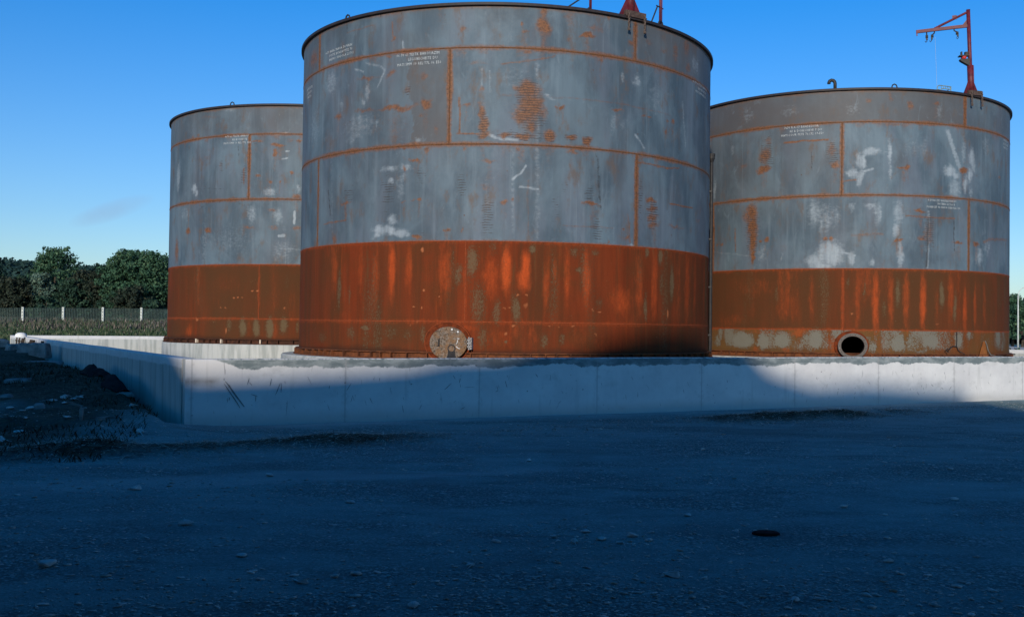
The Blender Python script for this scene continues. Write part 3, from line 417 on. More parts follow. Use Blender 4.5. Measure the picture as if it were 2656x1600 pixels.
def course(root, T, dz, z0, z1, S, kind, label, plates, seams, halo, hole=None, seed=0, base=0.0):
    """one ring of shell plates; fine grid on the side that shows, coarse behind"""
    fine = np.arange(-100, 100.01, .36); coarse = np.arange(106, 254.1, 6)
    th = np.radians(np.concatenate([fine, coarse])); nz = max(int((z1-z0)/.03), 4)
    zz = np.linspace(z0, z1, nz+1); n = len(th)
    TH, ZZ = np.meshgrid(th, zz); U = (TR*TH).ravel(); V = ZZ.ravel()
    rr = TR + .011*(fbm(U*.55+50, V*.9, 3+seed, 3)-.5)
    X = T[0]+rr*np.sin(TH.ravel()); Y = T[1]-rr*np.cos(TH.ravel()); Z = V+dz
    i = np.arange(n); j = (i+1) % n; F = []
    for q in range(nz): F.append(np.stack([q*n+i, q*n+j, (q+1)*n+j, (q+1)*n+i], 1))
    F = np.concatenate(F)
    if hole is not None:
        cu = U[F]; cu = cu.mean(1); cv = V[F].mean(1); cu = np.where(F[:,1] % n == 0, 99, cu)
        F = F[((cu-hole[0])/hole[2])**2+((cv-hole[1])/hole[3])**2 > 1]
    off = Vector(root.location)
    me = np_mesh('shell_course', np.stack([X-off.x, Y-off.y, Z-off.z], 1), F, True)
    set_uv(me, U+seed*31.7, V)
    if kind == 'gray':
        tone = np.full_like(U, base)
        Uj = U+1.1*(fbm(U*1.2, V*1.6, 111, 5)-.5)
        for a, b, tn in plates: tone = np.where((np.where(abs(U-(-1.75)) < .5, Uj, U) > a) & (np.where(abs(U-(-1.75)) < .5, Uj, U) <= b), tn, tone)
        tone = np.clip(tone + .9*(fbm(U*.5, V*.7, 41+seed, 5)-.5)*np.where(tone > .05, 1.1, .7), 0, .95)
        fattr(me, 'tone', tone)
        rust = field(U, V, S['rust'], S['rustline'])
        runs = [(u, v-b*1.2-.10-.5*a, a*.55, b*1.2+.14+.5*a, .42*s) for u, v, a, b, s in S['rust'] if s > .6]
        rust = np.maximum(rust, field(U, V, runs, (), .4)*(.5+fbm(U*9, V*.4, 88, 3)))
        # rust bleeding out from the weld lines, drips below them
        for (kd, c, st) in halo:
            w = .045 + .065*fbm((U if kd == 'h' else V)*3, U*0+c, 77, 4)
            d = abs(V-c) if kd == 'h' else abs(U-c)
            rust = np.maximum(rust, st*(.5+1.0*fbm((U if kd == 'h' else V)*1.7, U*0+c*2, 78, 4))*np.clip(1.35-d/w, 0, 1))
            if kd == 'h':
                dr = np.clip(fbm(U*4.2, U*0+c*3, 91, 3)-.56, 0, 1)*5
                rust = np.maximum(rust, np.where(V < c, np.clip(dr, 0, .62)*np.clip(1-(c-V)/.32, 0, 1), 0))
        if z1 >= Z_RIM-.01:
            w = .10+.10*fbm(U*2.5, U*0, 63, 4); rust = np.maximum(rust, .85*np.clip(1.2-(z1-V)/w, 0, 1))
        if z0 <= Z_BO+.01:
            rust = np.maximum(rust, .7*np.clip(1.2-(V-z0)/(.03+.05*fbm(U*3, U*0, 21, 4)), 0, 1))
        fattr(me, 'rust', rust); fattr(me, 'chalk', field(U, V, S['chalk'], S['chalkline']))
        fattr(me, 'hatch', field(U, V, S['hatch'], (), .6)); fattr(me, 'darkline', field(U, V, [], S['darkline']))
        mat = M_GRAY
    else:
        br = field(U, V, S['bright'], (), .3)*(.85+.5*(fbm(U*3, V*1.2, 140, 4)-.5))*(1, .82, .75)[seed]
        if kind == 'rust': br = np.maximum(br, .55*np.clip((fbm(U*2.1, V*.16, 55+seed, 4)-.56)*3.6, 0, 1)*sst(z0, z0+.5, V))
        br = np.maximum(br, .45*np.clip(1.2-(V-z0)/(.03+.06*fbm(U*3, U*0, 12, 3)), 0, 1)*(kind == 'rust'))
        br = np.maximum(br, .42*np.clip(1.2-(z1-V)/(.02+.12*fbm(U*4, U*0, 15, 4)), 0, 1))
        g = field(U, V, S['gray'], (), .45 if kind != 'band2' else .8)
        g = np.maximum(g, .5*np.clip((fbm(U*2.4+9, V*.35, 31+seed, 4)-.55)*4, 0, 1))
        if kind == 'band2':
            g = np.maximum(g*1.05, .80*np.clip((fbm(U*1.9, V*1.2, 66, 5)-.30)*2.6, 0, 1)) - .6*np.clip((fbm(U*5.5, V*.5, 67, 3)-.56)*4, 0, 1) - .4*np.clip(1.1-(V-z0)/(.06+.20*fbm(U*2.2, U*0, 68, 3)), 0, 1)
        brn = np.clip(base+1.5*(fbm(U*.9, V*.35, 121+seed, 4)-.5), 0, 1)*(1-.55*np.clip(br, 0, 1))
        fattr(me, 'brown', brn)
        fattr(me, 'bright', br); fattr(me, 'gray', g); fattr(me, 'spot', field(U, V, S['spot'], (), .2))
        gr = .75*np.clip(1.1-(V-z0)/(.03+.14*fbm(U*1.3, U*0, 19, 3)), 0, 1)*(kind != 'rust')
        fattr(me, 'grime', gr*(.35 if kind == 'band2' else 1))
        mat = M_RUSTBAND if kind == 'band2' else M_RUST
    o = bpy.data.objects.new('shell_course', me); COL.objects.link(o); me.materials.append(mat)
    o.parent = root; o['label'] = label; return o

def ring_pt(T, u, r, z):
    a = u/TR; return Vector((T[0]+r*math.sin(a), T[1]-r*math.cos(a), z))
def frame(T, u, z, r=TR):
    """local x = along the shell to the right, y = outward, z = up"""
    a = u/TR; x = Vector((math.cos(a), math.sin(a), 0)); y = Vector((math.sin(a), -math.cos(a), 0))
    p = ring_pt(T, u, r, z)
    return Matrix(((x.x, y.x, 0, p.x), (x.y, y.y, 0, p.y), (0, 0, 1, p.z), (0, 0, 0, 1)))

def hbead(root, T, z, mat, w=.022, p=.007):
    m = MB(); pr = [(TR-.01, -w), (TR+p*.6, -w*.7), (TR+p, 0), (TR+p*.6, w*.7), (TR-.01, w)]
    m.lathe(pr, (T[0], T[1], z), 260); return m.build('weld_seam', mat, root, True)
def vbead(root, T, u, z0, z1, mat, w=.022, p=.008):
    m = MB(); n = 14; rows = []
    for k in range(n+1):
        z = z0+(z1-z0)*k/n; jt = .003*math.sin(k*2.3+u)
        rows.append([ring_pt(T, u+x+jt, TR+r, z) for x, r in ((-w,-.012), (-w*.6,p*.7), (0,p), (w*.6,p*.7), (w,-.012))])
    vs = [p_ for r in rows for p_ in r]; fs = [(k*5+q, k*5+q+1, k*5+q+6, k*5+q+5) for k in range(n) for q in range(4)]
    m.add(vs, fs); return m.build('weld_seam', mat, root)

_font = {}
def text_lines(root, T, u, z, size, lines, mat, sx=1.0, slope=0.0):
    """stencilled words, each its own part, wrapped on the shell"""
    def glyphs(txt):
        cu = bpy.data.curves.new('tmp', 'FONT'); cu.body = txt; cu.size = size; cu.resolution_u = 1; cu.space_character = 1.12
        ob = bpy.data.objects.new('tmp', cu); COL.objects.link(ob)
        ev = ob.evaluated_get(bpy.context.evaluated_depsgraph_get()); me = ev.to_mesh()
        V = [tuple(v.co) for v in me.vertices]; F = [tuple(p.vertices) for p in me.polygons]
        ev.to_mesh_clear(); bpy.data.objects.remove(ob); bpy.data.curves.remove(cu); return V, F
    for li, (txt, dx) in enumerate(lines):
        ws = [glyphs(w) for w in txt.split()]; wd = [max(v[0] for v in V) for V, F in ws]; gap = size*.5
        x0 = -(sum(wd)+gap*(len(ws)-1))/2
        for (V, F), wl in zip(ws, wd):
            m = MB()
            for vx, vy, _ in V:
                x = (vx+x0)*sx+dx; m.v.append(tuple(ring_pt(T, u+x, TR+.0125, z+vy-li*size*1.22+slope*x)))
            m.f = F; m.build('stencilled_word', mat, root); x0 += wl+gap

def ell(M, cx, cz, rx, rz, y, n=40): return [M @ Vector((cx+rx*math.cos(2*PI*k/n), y, cz+rz*math.sin(2*PI*k/n))) for k in range(n)]
def strip(m, loops, close=None):
    n = len(loops[0]); vs = [p for l in loops for p in l]; fs = []
    for a in range(len(loops)-1): fs += [(a*n+k, a*n+(k+1)%n, (a+1)*n+(k+1)%n, (a+1)*n+k) for k in range(n)]
    if close is not None: fs.append(tuple(range(close*n, close*n+n)))
    m.add(vs, fs)

def lug(root, T, u, z, name='lifting_lug'):
    m = MB(); M = frame(T, u, z, TR-.05)
    m.tube([(-.07,0,-.02),(-.07,0,.04),(-.05,0,.09),(0,0,.115),(.05,0,.09),(.07,0,.04),(.07,0,-.02)], .018, 8, M=M)
    m.box((0,0,.0), (.24,.05,.03), M); return m.build(name, M_BLACK, root, True)

def make_tank(T, dz, S, label, cfg):
    root = empty('storage_tank', (T[0], T[1], Z_BT+dz), label, 'storage tank', 'steel storage tanks in the bund')
    sd = cfg['seed']
    hz = [('h', Z_S1, .72), ('h', Z_S2, .72)]
    vs = cfg['v']
    for z0, z1, kd, lb, key in ((Z_BT, Z_BA, cfg.get('band', 'band'), cfg['bandlabel'], 'base'), (Z_BA, Z_BO, 'rust', 'bright orange rusted course', 'rust'),
                           (Z_BO, Z_S2, 'gray', 'lower blue-grey course below the middle weld', 'low'), (Z_S2, Z_S1, 'gray', 'upper blue-grey course with stencilled lettering', 'mid'),
                           (Z_S1, Z_RIM, 'gray', 'shallow top course under the rim', 'top')):
        halo = [h for h in hz if z0-.01 <= h[1] <= z1+.01] + [('v', u, .85) for u in vs.get(key, [])]
        course(root, T, dz, z0, z1, S, kd, lb, cfg.get('plates', {}).get(key, []), [], halo,
               hole=cfg.get('hole') if key == 'base' else None, seed=sd, base=cfg.get('tone', {}).get(key, 0))
    for z, mt, w in ((Z_S1, M_WELD, .020), (Z_S2, M_WELD, .020), (Z_BO, M_WELD2, .012), (Z_BA, M_WELD2, .012)): hbead(root, T, z+dz, mt, w)
    for key, z0, z1 in (('top', Z_S1, Z_RIM-.07), ('mid', Z_S2, Z_S1), ('low', Z_BO, Z_S2), ('rust', Z_BA, Z_BO)):
        for u in vs.get(key, []): vbead(root, T, u, z0+dz, z1+dz, M_WELD2 if key == 'rust' else M_WELD, .012 if key == 'rust' else .02)
    m = MB(); m.lathe([(TR-.02,-.062), (TR+.062,-.062), (TR+.066,-.056), (TR+.066,-.004), (TR+.06,.0), (TR-.09,.0), (TR-.09,-.02), (TR-.02,-.02)], (T[0], T[1], Z_RIM+dz), 200)
    m.build('rim_flange', M_DARK, root)
    m = MB(); m.lathe([(.02,.3), (2.5,.17), (TR-.03,-.015)], (T[0], T[1], Z_RIM+dz-.04), 96); m.build('roof', M_GREYBOX, root, True)
    m = MB(); m.lathe([(.02,0), (TR-.02,0)], (T[0], T[1], Z_BT+dz-.01), 96); m.build('floor_plate', M_BASEDK, root)
    # base ring: top flange, recessed web, bottom flange, radial stiffeners
    zb = Z_BT+dz
    m = MB(); m.lathe([(TR-.03,.004),(TR+.085,.004),(TR+.09,-.006),(TR+.09,-.016),(TR+.03,-.016),(TR+.03,-.125),(TR+.13,-.125),(TR+.135,-.133),(TR+.135,-.148),(TR-.03,-.148)], (T[0],T[1],zb), 200)
    br = m.build('base_ring', cfg.get('basemat', M_BASE), root)
    for k in range(46):
        u = (k-23)*.345 + .1*math.sin(k*5.1)
        if abs(u/TR) > 1.75: continue
        m = MB(); M = frame(T, u, zb-.071, TR+.07); m.box((0,0,0), (.018,.085,.105), M); m.build('stiffener', cfg.get('basemat', M_BASE), br)
    for u in cfg.get('shims', []):
        m = MB(); m.box((0,0,0), (.045,.10,.12), frame(T, u, zb-.065, TR+.075), .008); m.build('shim_block', M_SHIM, br)
    for u in cfg['lugs']: lug(root, T, u, Z_RIM+dz)
    for u, z, lines, sz, sx, sl in cfg['text']: text_lines(root, T, u, z+dz, sz, lines, M_STENCIL, sx, sl)
    return root

def plinth(T, dz, label, r=.28):
    m = MB(); m.lathe([(.05,0), (TR+r-.03,0), (TR+r,-.03), (TR+r,-.93)], (T[0],T[1],Z_BT+dz-.150), 160)
    me_o = m.build('tank_plinth', M_CONC_SIDE, None, False)
    U = []; n = 160
    me = me_o.data; co = np.empty(len(me.vertices)*3, dtype=np.float32); me.vertices.foreach_get('co', co); co = co.reshape(-1,3)
    set_uv(me, np.arctan2(co[:,0]-T[0], -(co[:,1]-T[1]))*TR, .3+Z_BT+dz-.15-co[:,2]); fattr(me, 'scrape', np.zeros(len(co)))
    me.transform(Matrix.Translation((-T[0],-T[1],-.1))); me_o.location = (T[0], T[1], .1)
    return tag(me_o, label, 'tank plinth', 'concrete plinths under the tanks')

T_B, T_R, T_L = (-1.456, 26.128), (8.763, 32.846), (-8.591, 36.363)
DZ_R, DZ_L = -.045, .073
M_CONC_SIDE = concrete('bund concrete', False); M_CONC_FRONT = concrete('bund concrete with dark cap', True)

big = make_tank(T_B, 0, STAINS['BIG'], 'largest-looking rusty tank in the centre with a closed oval manhole cover', dict(seed=0, tone=dict(rust=.18, base=.35),
    v=dict(top=[-4.86, 3.13], mid=[-.96], low=[-4.8, 3.21], rust=[-.57]),
    plates=dict(top=[(3.13,9,.5),(-9,-4.86,.35),(-4.86,3.13,.12)], mid=[(-1.75,-.96,.55),(-.96,9,.02),(-9,-1.75,.08)], low=[(-4.8,3.21,.05)]),
    bandlabel='orange rusted bottom band with the oval manhole', lugs=[-3.71, 3.95],
    text=[(-3.99,7.70,[('0670 BREA SRAVA DUVRIN',0),('POSTE BUREAUTTE 70',.1),('BREMO SINDOLA 2170S',.12)],.075,1.05,.02),
          (-1.69,7.285,[('06 70 61 TESTK BAROUAZIM',0),('LEGOBECHEITE  DU',.12),('MATI 5MM 10 REL:T7L 06 E50',.03)],.082,.86,.0),
          (5.78,7.33,[('06 70 61 TESTK BAROUA',0),('LEGOBECHE DU',.12),('MATI 5MM REL E50',.03)],.08,1.1,0),
          (-5.51,7.10,[('06 70 TESTK',0),('LEGO DU',0),('MATI 10',0)],.08,1,0)]))
right = make_tank(T_R, DZ_R, STAINS['RIGHT'], 'right-hand tank with an open black manhole and a red davit crane on its rim', dict(seed=1, tone=dict(rust=.85, base=.80),
    v=dict(top=[2.43], mid=[-1.2], low=[-5.21, 2.6], rust=[-1.15]),
    plates=dict(top=[(-9,2.43,.85),(2.43,9,.25)], mid=[(-9,-1.2,.22)], low=[(-9,9,.06)]), band='band2',
    bandlabel='bottom band of old grey paint breaking into rust with the open manhole', hole=(-.90,1.291,.34,.29), lugs=[.21],
    text=[(-2.30,7.30,[('7670 R.A-17 BANDEOUVR',0),('RE B DOBECHEVE 7 DU',.12),('MATI.COUR PETE 70.172 17-E50',.02)],.085,.88,0),
          (1.64,5.27,[('4 DU0A ZZ3 BARDEAUVIM DU',0),('MATIERES.ZI 2001 B',.12),('PORBECET RE PARUR DEAUVAL 150',.05)],.075,.82,0),
          (4.80,7.27,[('7670 R.A-17',0),('RE B DOBE',0),('MATI 70.17',0)],.085,1.1,0)]))
left = make_tank(T_L, DZ_L, STAINS['LEFT'], 'left-hand tank, partly hidden, standing on a raised white concrete plinth', dict(seed=2,
    v=dict(mid=[-1.14], rust=[-.74]), tone=dict(top=.35, rust=.75, base=.8), plates=dict(mid=[(-9,9,.05)]), basemat=M_BASEDK,
    bandlabel='brown rusted bottom band', lugs=[-1.82], shims=[-3.0,-1.95,-.62],
    text=[(-1.60,7.33,[('0670 61 TESTK BAROU',0),('RE BUCHETTE',.12),('MATI 5MM 10 REL:T7L E50',.02)],.085,.9,0)]))
plinth(T_B, 0, 'low concrete plinth under the central tank, just behind the front wall', .42)
plinth(T_R, DZ_R, 'concrete plinth under the right-hand tank', .3)
plinth(T_L, DZ_L, 'tall white sunlit concrete plinth under the left-hand tank', .16)

# manhole of the central tank: pad, neck, cover with bolts, handle and davit hinge
def manhole_closed(root, T, u, z):
    M = frame(T, u, z)
    man = MB(); strip(man, [ell(M,-.05,.015,.50,.43,-.07), ell(M,-.05,.015,.50,.43,.028), ell(M,-.05,.015,.485,.415,.036), ell(M,0,0,.37,.315,.036), ell(M,0,0,.37,.315,.13)])
    mo = man.build('manhole', M_PAD, root, False)
    bd = MB(); bd.tube(ell(M,-.05,.015,.49,.42,.033,60), .008, 6, closed=True); bd.build('weld_bead', M_WELD2, mo)
    c = MB(); strip(c, [ell(M,0,0,.36,.305,.125), ell(M,0,0,.395,.335,.13), ell(M,0,0,.40,.34,.15), ell(M,0,0,.39,.33,.158)], 3)
    co = c.build('cover', M_COVER, mo)
    for k in range(16):
        a = 2*PI*(k+.4)/16; b = MB(); x, zz = .352*math.cos(a), .292*math.sin(a)
        b.tube([(x,.150,zz),(x,.182,zz)], .019, 8, M=M)
        b.build('bolt', M_WHITE if k in (2,3) else M_COVER, co)
    h = MB(); h.tube([(-.19,.155,.085),(-.19,.20,.08),(-.195,.20,-.045),(-.195,.155,-.05)], .012, 8, M=M); h.box((-.205,.165,-.055),(.06,.02,.02),M); h.build('handle', M_BLACK, co)
    g = MB()
    for dz_ in (-.07, 0, .07): g.tube([(.40,.13,dz_),(.47,.13,dz_)], .026, 8, M=M)
    g.tube([(.43,.13,-.13),(.43,.13,.13)], .017, 8, M=M); g.box((.47,.06,0),(.03,.14,.24),M); g.build('hinge', M_HINGE, mo)
    # chalk mark on the cover
    g = MB(); g.tube([(.19,.161,.10),(.235,.161,.095)], .007, 5, M=M); g.tube([(.20,.161,.07),(.195,.161,.02),(.17,.161,-.01)], .006, 5, M=M)
    g.tube([(.17,.161,-.06),(.20,.161,-.09),(.25,.161,-.11)], .007, 5, M=M); g.build('chalk_mark', M_WHITE, co)
def manhole_open(root, T, u, z):
    M = frame(T, u, z)
    m = MB(); strip(m, [ell(M,0,0,.37,.325,-.07), ell(M,0,0,.37,.325,.17), ell(M,0,0,.39,.345,.175), ell(M,0,0,.39,.345,.20), ell(M,0,0,.31,.265,.20), ell(M,0,0,.30,.26,.19), ell(M,0,0,.30,.26,-.10)])
    mo = m.build('manhole', M_FLANGE, root)
    m = MB(); strip(m, [ell(M,-.02,.01,.46,.40,-.07), ell(M,-.02,.01,.46,.40,.022), ell(M,-.02,.01,.45,.39,.03), ell(M,0,0,.36,.31,.03)]); m.build('reinforcing_pad', M_PAD, mo)
    for k in range(16):
        a = 2*PI*(k+.5)/16; b = MB(); b.tube([(.35*math.cos(a),.198,.305*math.sin(a)),(.35*math.cos(a),.207,.305*math.sin(a))], .013, 8, M=M); b.build('bolt_hole', M_HINGE if k in (7,8) else M_BLACK, mo)
manhole_closed(big, T_B, -.866, 1.283)
manhole_open(right, T_R, -.90, 1.246)

# gooseneck vent on the right tank, ladder hoop behind the crane
m = MB(); M = frame(T_R, -1.40, Z_RIM+DZ_R, TR-.25)
m.tube([(.0,0,-.06),(0,0,.20),(-.012,0,.25),(-.05,0,.29),(-.10,0,.30),(-.145,0,.28),(-.165,0,.235),(-.165,0,.20)], .047, 12, M=M); m.tube([(0,0,-.05),(0,0,0)], .075, 12, M=M)
m.build('vent_pipe', M_BLACK, right, True)
m = MB(); M = frame(T_R, 2.05, Z_RIM+DZ_R, TR-.5)
for x in (-.17, -.05):
    m.tube([(x,0,-.05),(x,0,.2),(x+.03,0,.265),(x+.10,0,.29),(.33,.0,.29)] if x < -.1 else [(x,0,-.05),(x,0,.16),(x+.03,0,.19),(x+.1,0,.21),(.33,0,.21)], .014, 6, M=M)
for k in range(4): m.tube([(-.17,0,.02+.05*k),(-.05,0,.02+.05*k)], .009, 6, M=M)
for k in range(5): m.tube([(-.03+.08*k,0,.29),(-.01+.08*k,0,.21)], .009, 6, M=M)
m.tube([(.33,0,.29),(.33,0,-.05)], .014, 6, M=M); m.tube([(.28,-.05,.21),(.12,-.05,-.05)], .012, 6, M=M)
m.build('ladder_hoop', M_GALV, right)
# overflow pipes on the flanks
def overflow(root, T, u, z0, z1, off=.04):
    m = MB(); M = frame(T, u, 0, TR+off)
    m.tube([(0,0,z0),(0,0,z1-.22),(0,.0,z1-.12),(0,0,z1)], [.04,.04,.075,.085], 12, M=M)
    for z in np.arange(z0+.5, z1-.3, 1.2): m.box((0,-.05,z),(.12,.12,.04),M)
    return m.build('overflow_pipe', M_BLACK, root)
overflow(big, T_B, TR*R_(84.5), 1.0, 6.05, .06)
overflow(left, T_L, -TR*R_(97), 1.75, 3.85, .03)
m = MB(); M = frame(T_L, -TR*R_(88), 0, TR+.06); m.box((0,0,1.62),(.16,.13,1.0),M,.01); m.box((0,.02,2.2),(.2,.17,.22),M,.01); m.build('cable_duct', M_GREYBOX, left)
m = MB(); M = frame(T_L, -TR*R_(88), 1.02+DZ_L, TR+.12)
m.tube([(-.0,-.1,0),(0,.22,0)], .06, 10, M=M); m.tube([(0,.06,-.09),(0,.06,.12)], .05, 10, M=M); m.tube([(0,.2,-.085),(0,.2,.085)], .075, 10, M=M); m.tube([(-.08,.06,.15),(.08,.06,.15)], .015, 6, M=M); m.tube([(0,.06,.1),(0,.06,.16)], .012, 6, M=M)
m.build('drain_valve', M_BASE, left)
for k, (x, y) in enumerate(((.18,.0),(-.06,-.03))):
    h = MB(); M = frame(T_L, -TR*R_(88), 0, TR+.14)
    h.tube([(x*.4,.10+y,1.0),(x*.45,.08+y,.9),(x*.7,.04+y,.7),(x*.95,.02+y,.45),(x,.0+y,.12)] if k == 0 else [(x,.0+y,1.04),(x,.0+y,.6),(x,.0+y,.12)], .026, 8, M=M)
    o = h.build('drain_hose', M_HOSE, None, True)
    tag(o, ['green hose curving down from the valve of the left-hand tank', 'straight green hose hanging beside the curved one at the left-hand tank'][k], 'hose', 'green drain hoses')
# right tank base: earthing cable, triangular foot plate
m = MB(); u0 = TR*R_(23.8)
P = lambda u, z, r=TR+.03: tuple(ring_pt(T_R, u, r, z))
m.tube([P(u0,1.66),P(u0+.01,1.45),P(u0+.0,1.28),P(u0+.05,1.16),P(u0+.2,1.05,TR+.12)], .011, 6); m.tube([P(u0,1.26),P(u0-.12,1.27),P(u0-.24,1.235,TR+.06),P(u0-.32,1.17,TR+.1),P(u0-.38,1.2,TR+.1),P(u0-.45,1.16,TR+.12),P(u0-.38,1.1,TR+.14)], .014, 6)
m.build('earth_cable', M_BLACK, right)
m = MB(); M = frame(T_R, TR*R_(35.6), 1.05, TR+.05); m.prism([(-.22,-.12),(.2,-.12),(.06,.33),(.03,.36),(0,.33)], (0,.03), M); m.build('foot_plate', M_ORANGE, right)
m = MB(); m.tube([(.05,.04,.37),(.10,.05,.28),(.17,.06,.1),(.26,.08,-.02),(.5,.1,-.06),(.8,.1,-.07)], .013, 6, M=M); m.build('earth_cable', M_GREYBOX, right)
m = MB(); m.tube([P(3.9,1.02,TR+.1),P(4.3,1.05,TR+.18),P(5.2,1.03,TR+.2)], .02, 6); m.build('pipe_stub', M_BASEDK, right)

# ---------------------------------------------------------------- davit cranes
def make_crane(T, u, dz, lean, rz_extra, label):
    a = u/TR
    root = empty('davit_crane', ring_pt(T, u, TR-.02, Z_RIM+dz), label, 'crane', 'red davit cranes on the tank rims'); LOCAL.add(root.name)
    root.rotation_euler = (0, lean, a+rz_extra)     # local -y is outward
    I = Matrix.Identity(4)
    m = MB(); m.tube([(0,0,.03),(0,0,2.37)], .053, 16); m.tube([(0,0,2.37),(0,0,2.375)], .058, 16); mast = m.build('mast', M_RED, root, True)
    m = MB(); m.tube([(0,0,.0),(0,0,.82)], .086, 18); m.tube([(.0,-.085,.05),(.0,-.095,.8)], .018, 8); m.build('sleeve', M_RED, root, True)
    m = MB(); m.prism([(-.31,0),(.33,0),(.10,.40),(.07,.43),(-.07,.43),(-.10,.40)], (-.012,.012), I); m.prism([(.05,0),(.30,0),(.09,.38),(.05,.38)], (-.012,.012), Matrix.Rotation(PI/2, 4, 'Z')); m.build('gusset_plate', M_RED, root)
    m = MB(); m.box((.08,-.06,.045),(.54,.10,.13),None,.006); m.box((.08,.15,.01),(.6,.5,.02)); m.build('base_bracket', M_BRACKET, root)
    for x in (-.13, .30):
        c = MB()
        for k in range(6):
            z = .06-.058*k; pts = []
            for q in range(10):
                t = 2*PI*q/10; lx, lz = .021*math.cos(t), .036*math.sin(t)
                pts.append((x+(lx if k % 2 == 0 else 0), -.125+(0 if k % 2 == 0 else lx), z+lz))
            c.tube(pts, .0105, 6, closed=True)
        c.box((x,-.125,-.30),(.05,.035,.06)); c.build('chain', M_CHAIN, root)
    ax, ay = -.65, .76; L = 1.37
    ang = math.atan2(ay, ax); A = Matrix.Translation((0,0,1.93)) @ Matrix.Rotation(ang, 4, 'Z')   # x along the arm
    m = MB(); m.box((L/2+.02,0,0),(L,.075,.085),A,.006); m.box((L+.0,0,-.075),(.03,.04,.08),A); arm = m.build('arm', M_RED, root)
    m = MB(); m.tube([(.02,0,.38),(.90,0,.03)], .033, 10, M=A); m.box((.36,0,.275),(.12,.04,.11),A); m.build('brace', M_RED, root)
    m = MB(); m.prism([(.04,-.05),(.16,-.04),(.16,.04),(.05,.17)], (-.012,.012), A); m.build('arm_gusset', M_RED, root)
    for f, sw in ((.81,.0),(.66,.12),(.28,-.15)):
        h = MB(); x = f*L
        h.tube([(x,0,-.03),(x,0,-.09),(x+sw*.5,0,-.14)], .018, 8, M=A); h.tube([(x+sw*.5-.035,0,-.17),(x+sw*.5+.035,0,-.17)], .045, 10, M=A); h.box((x+sw*.6,0,-.21),(.05,.05,.11),A)
        h.tube([(x+sw*.6,0,-.26),(x+sw*.7,0,-.30),(x+sw*.7+.03,0,-.33),(x+sw*.7+.05,0,-.29)], .011, 6, M=A); h.build('pulley_hook', M_BLACK, arm)
    w = MB(); p0 = A @ Vector((.65*L,0,-.2)); w.tube([tuple(p0),(p0.x,p0.y,.12)], .0035, 5); w.build('hoist_rope', M_ROPE, root)
    W = Matrix.Translation((0,0,1.02)) @ Matrix.Rotation(ang*.6+1.15, 4, 'Z')
    m = MB(); m.prism([(.03,-.22),(.26,-.07),(.28,-.04),(.28,-.015),(.03,-.015)], (-.08,.08), W); m.box((.17,0,.075),(.26,.2,.03),W); m.box((.09,0,.13),(.1,.12,.1),W,.01); m.box((.225,0,.135),(.03,.1,.12),W)
    wi = m.build('winch', M_BLACK, root)
    m = MB(); m.tube([(.17,-.09,.028),(.17,.09,.028)], .055, 14, M=W); m.build('winch_drum', M_WINCH, wi, True)
    return root
M_ROPE = simple('pale rope', (.30,.36,.44), (.40,.46,.54), 30, .8, .1)
M_WINCH = simple('red winch drum', (.42,.02,.02), (.55,.05,.04), 20, .5, .4)
make_crane(T_R, TR*R_(30.3), DZ_R, R_(-3.6), 0, 'dark red davit crane with triangular arm on the rim of the right-hand tank')
make_crane(T_B, TR*R_(33.7), 0, 0, 0, 'red davit crane on the central tank rim, cut off by the photo top')

# stayed guard posts on the central tank roof
def post(u, label, flip, h=1.15):
    r = empty('guard_post', ring_pt(T_B, u, TR-.12, Z_RIM), label, 'guard post', 'stayed posts on the central tank rim'); LOCAL.add(r.name); r.rotation_euler.z = u/TR
    m = MB(); m.tube([(0,0,-.05),(0,0,h)], .026, 10); m.tube([(0,-.05,-.04),(0,-.05,h)], .012, 6); m.build('upright', M_RED, r, True)
    m = MB(); m.tube([(-.33,.02,-.05),(-.10,.0,.44),(-.02,0,.46)] if not flip else [(-.62,.02,-.05),(-.02,0,.40)], .016, 8); m.build('stay', M_BLACK, r)
    if not flip: m = MB(); m.tube([(-.13,0,.46),(.09,-.01,.43)], .014, 8); m.build('crossbar', M_BLACK, r)
    m = MB(); m.tube([(0,-.02,.06),(-.05,-.02,.07),(-.08,-.02,.04),(-.085,-.02,-.02)], .012, 6); m.build('foot_hook', M_BLACK, r)
    return r
post(TR*R_(23.0), 'thin guard post with long low stay, left of the red crane on the central tank', True)
post(TR*R_(45.0), 'dark red guard post with crossbar, right of the red crane on the central tank', False)

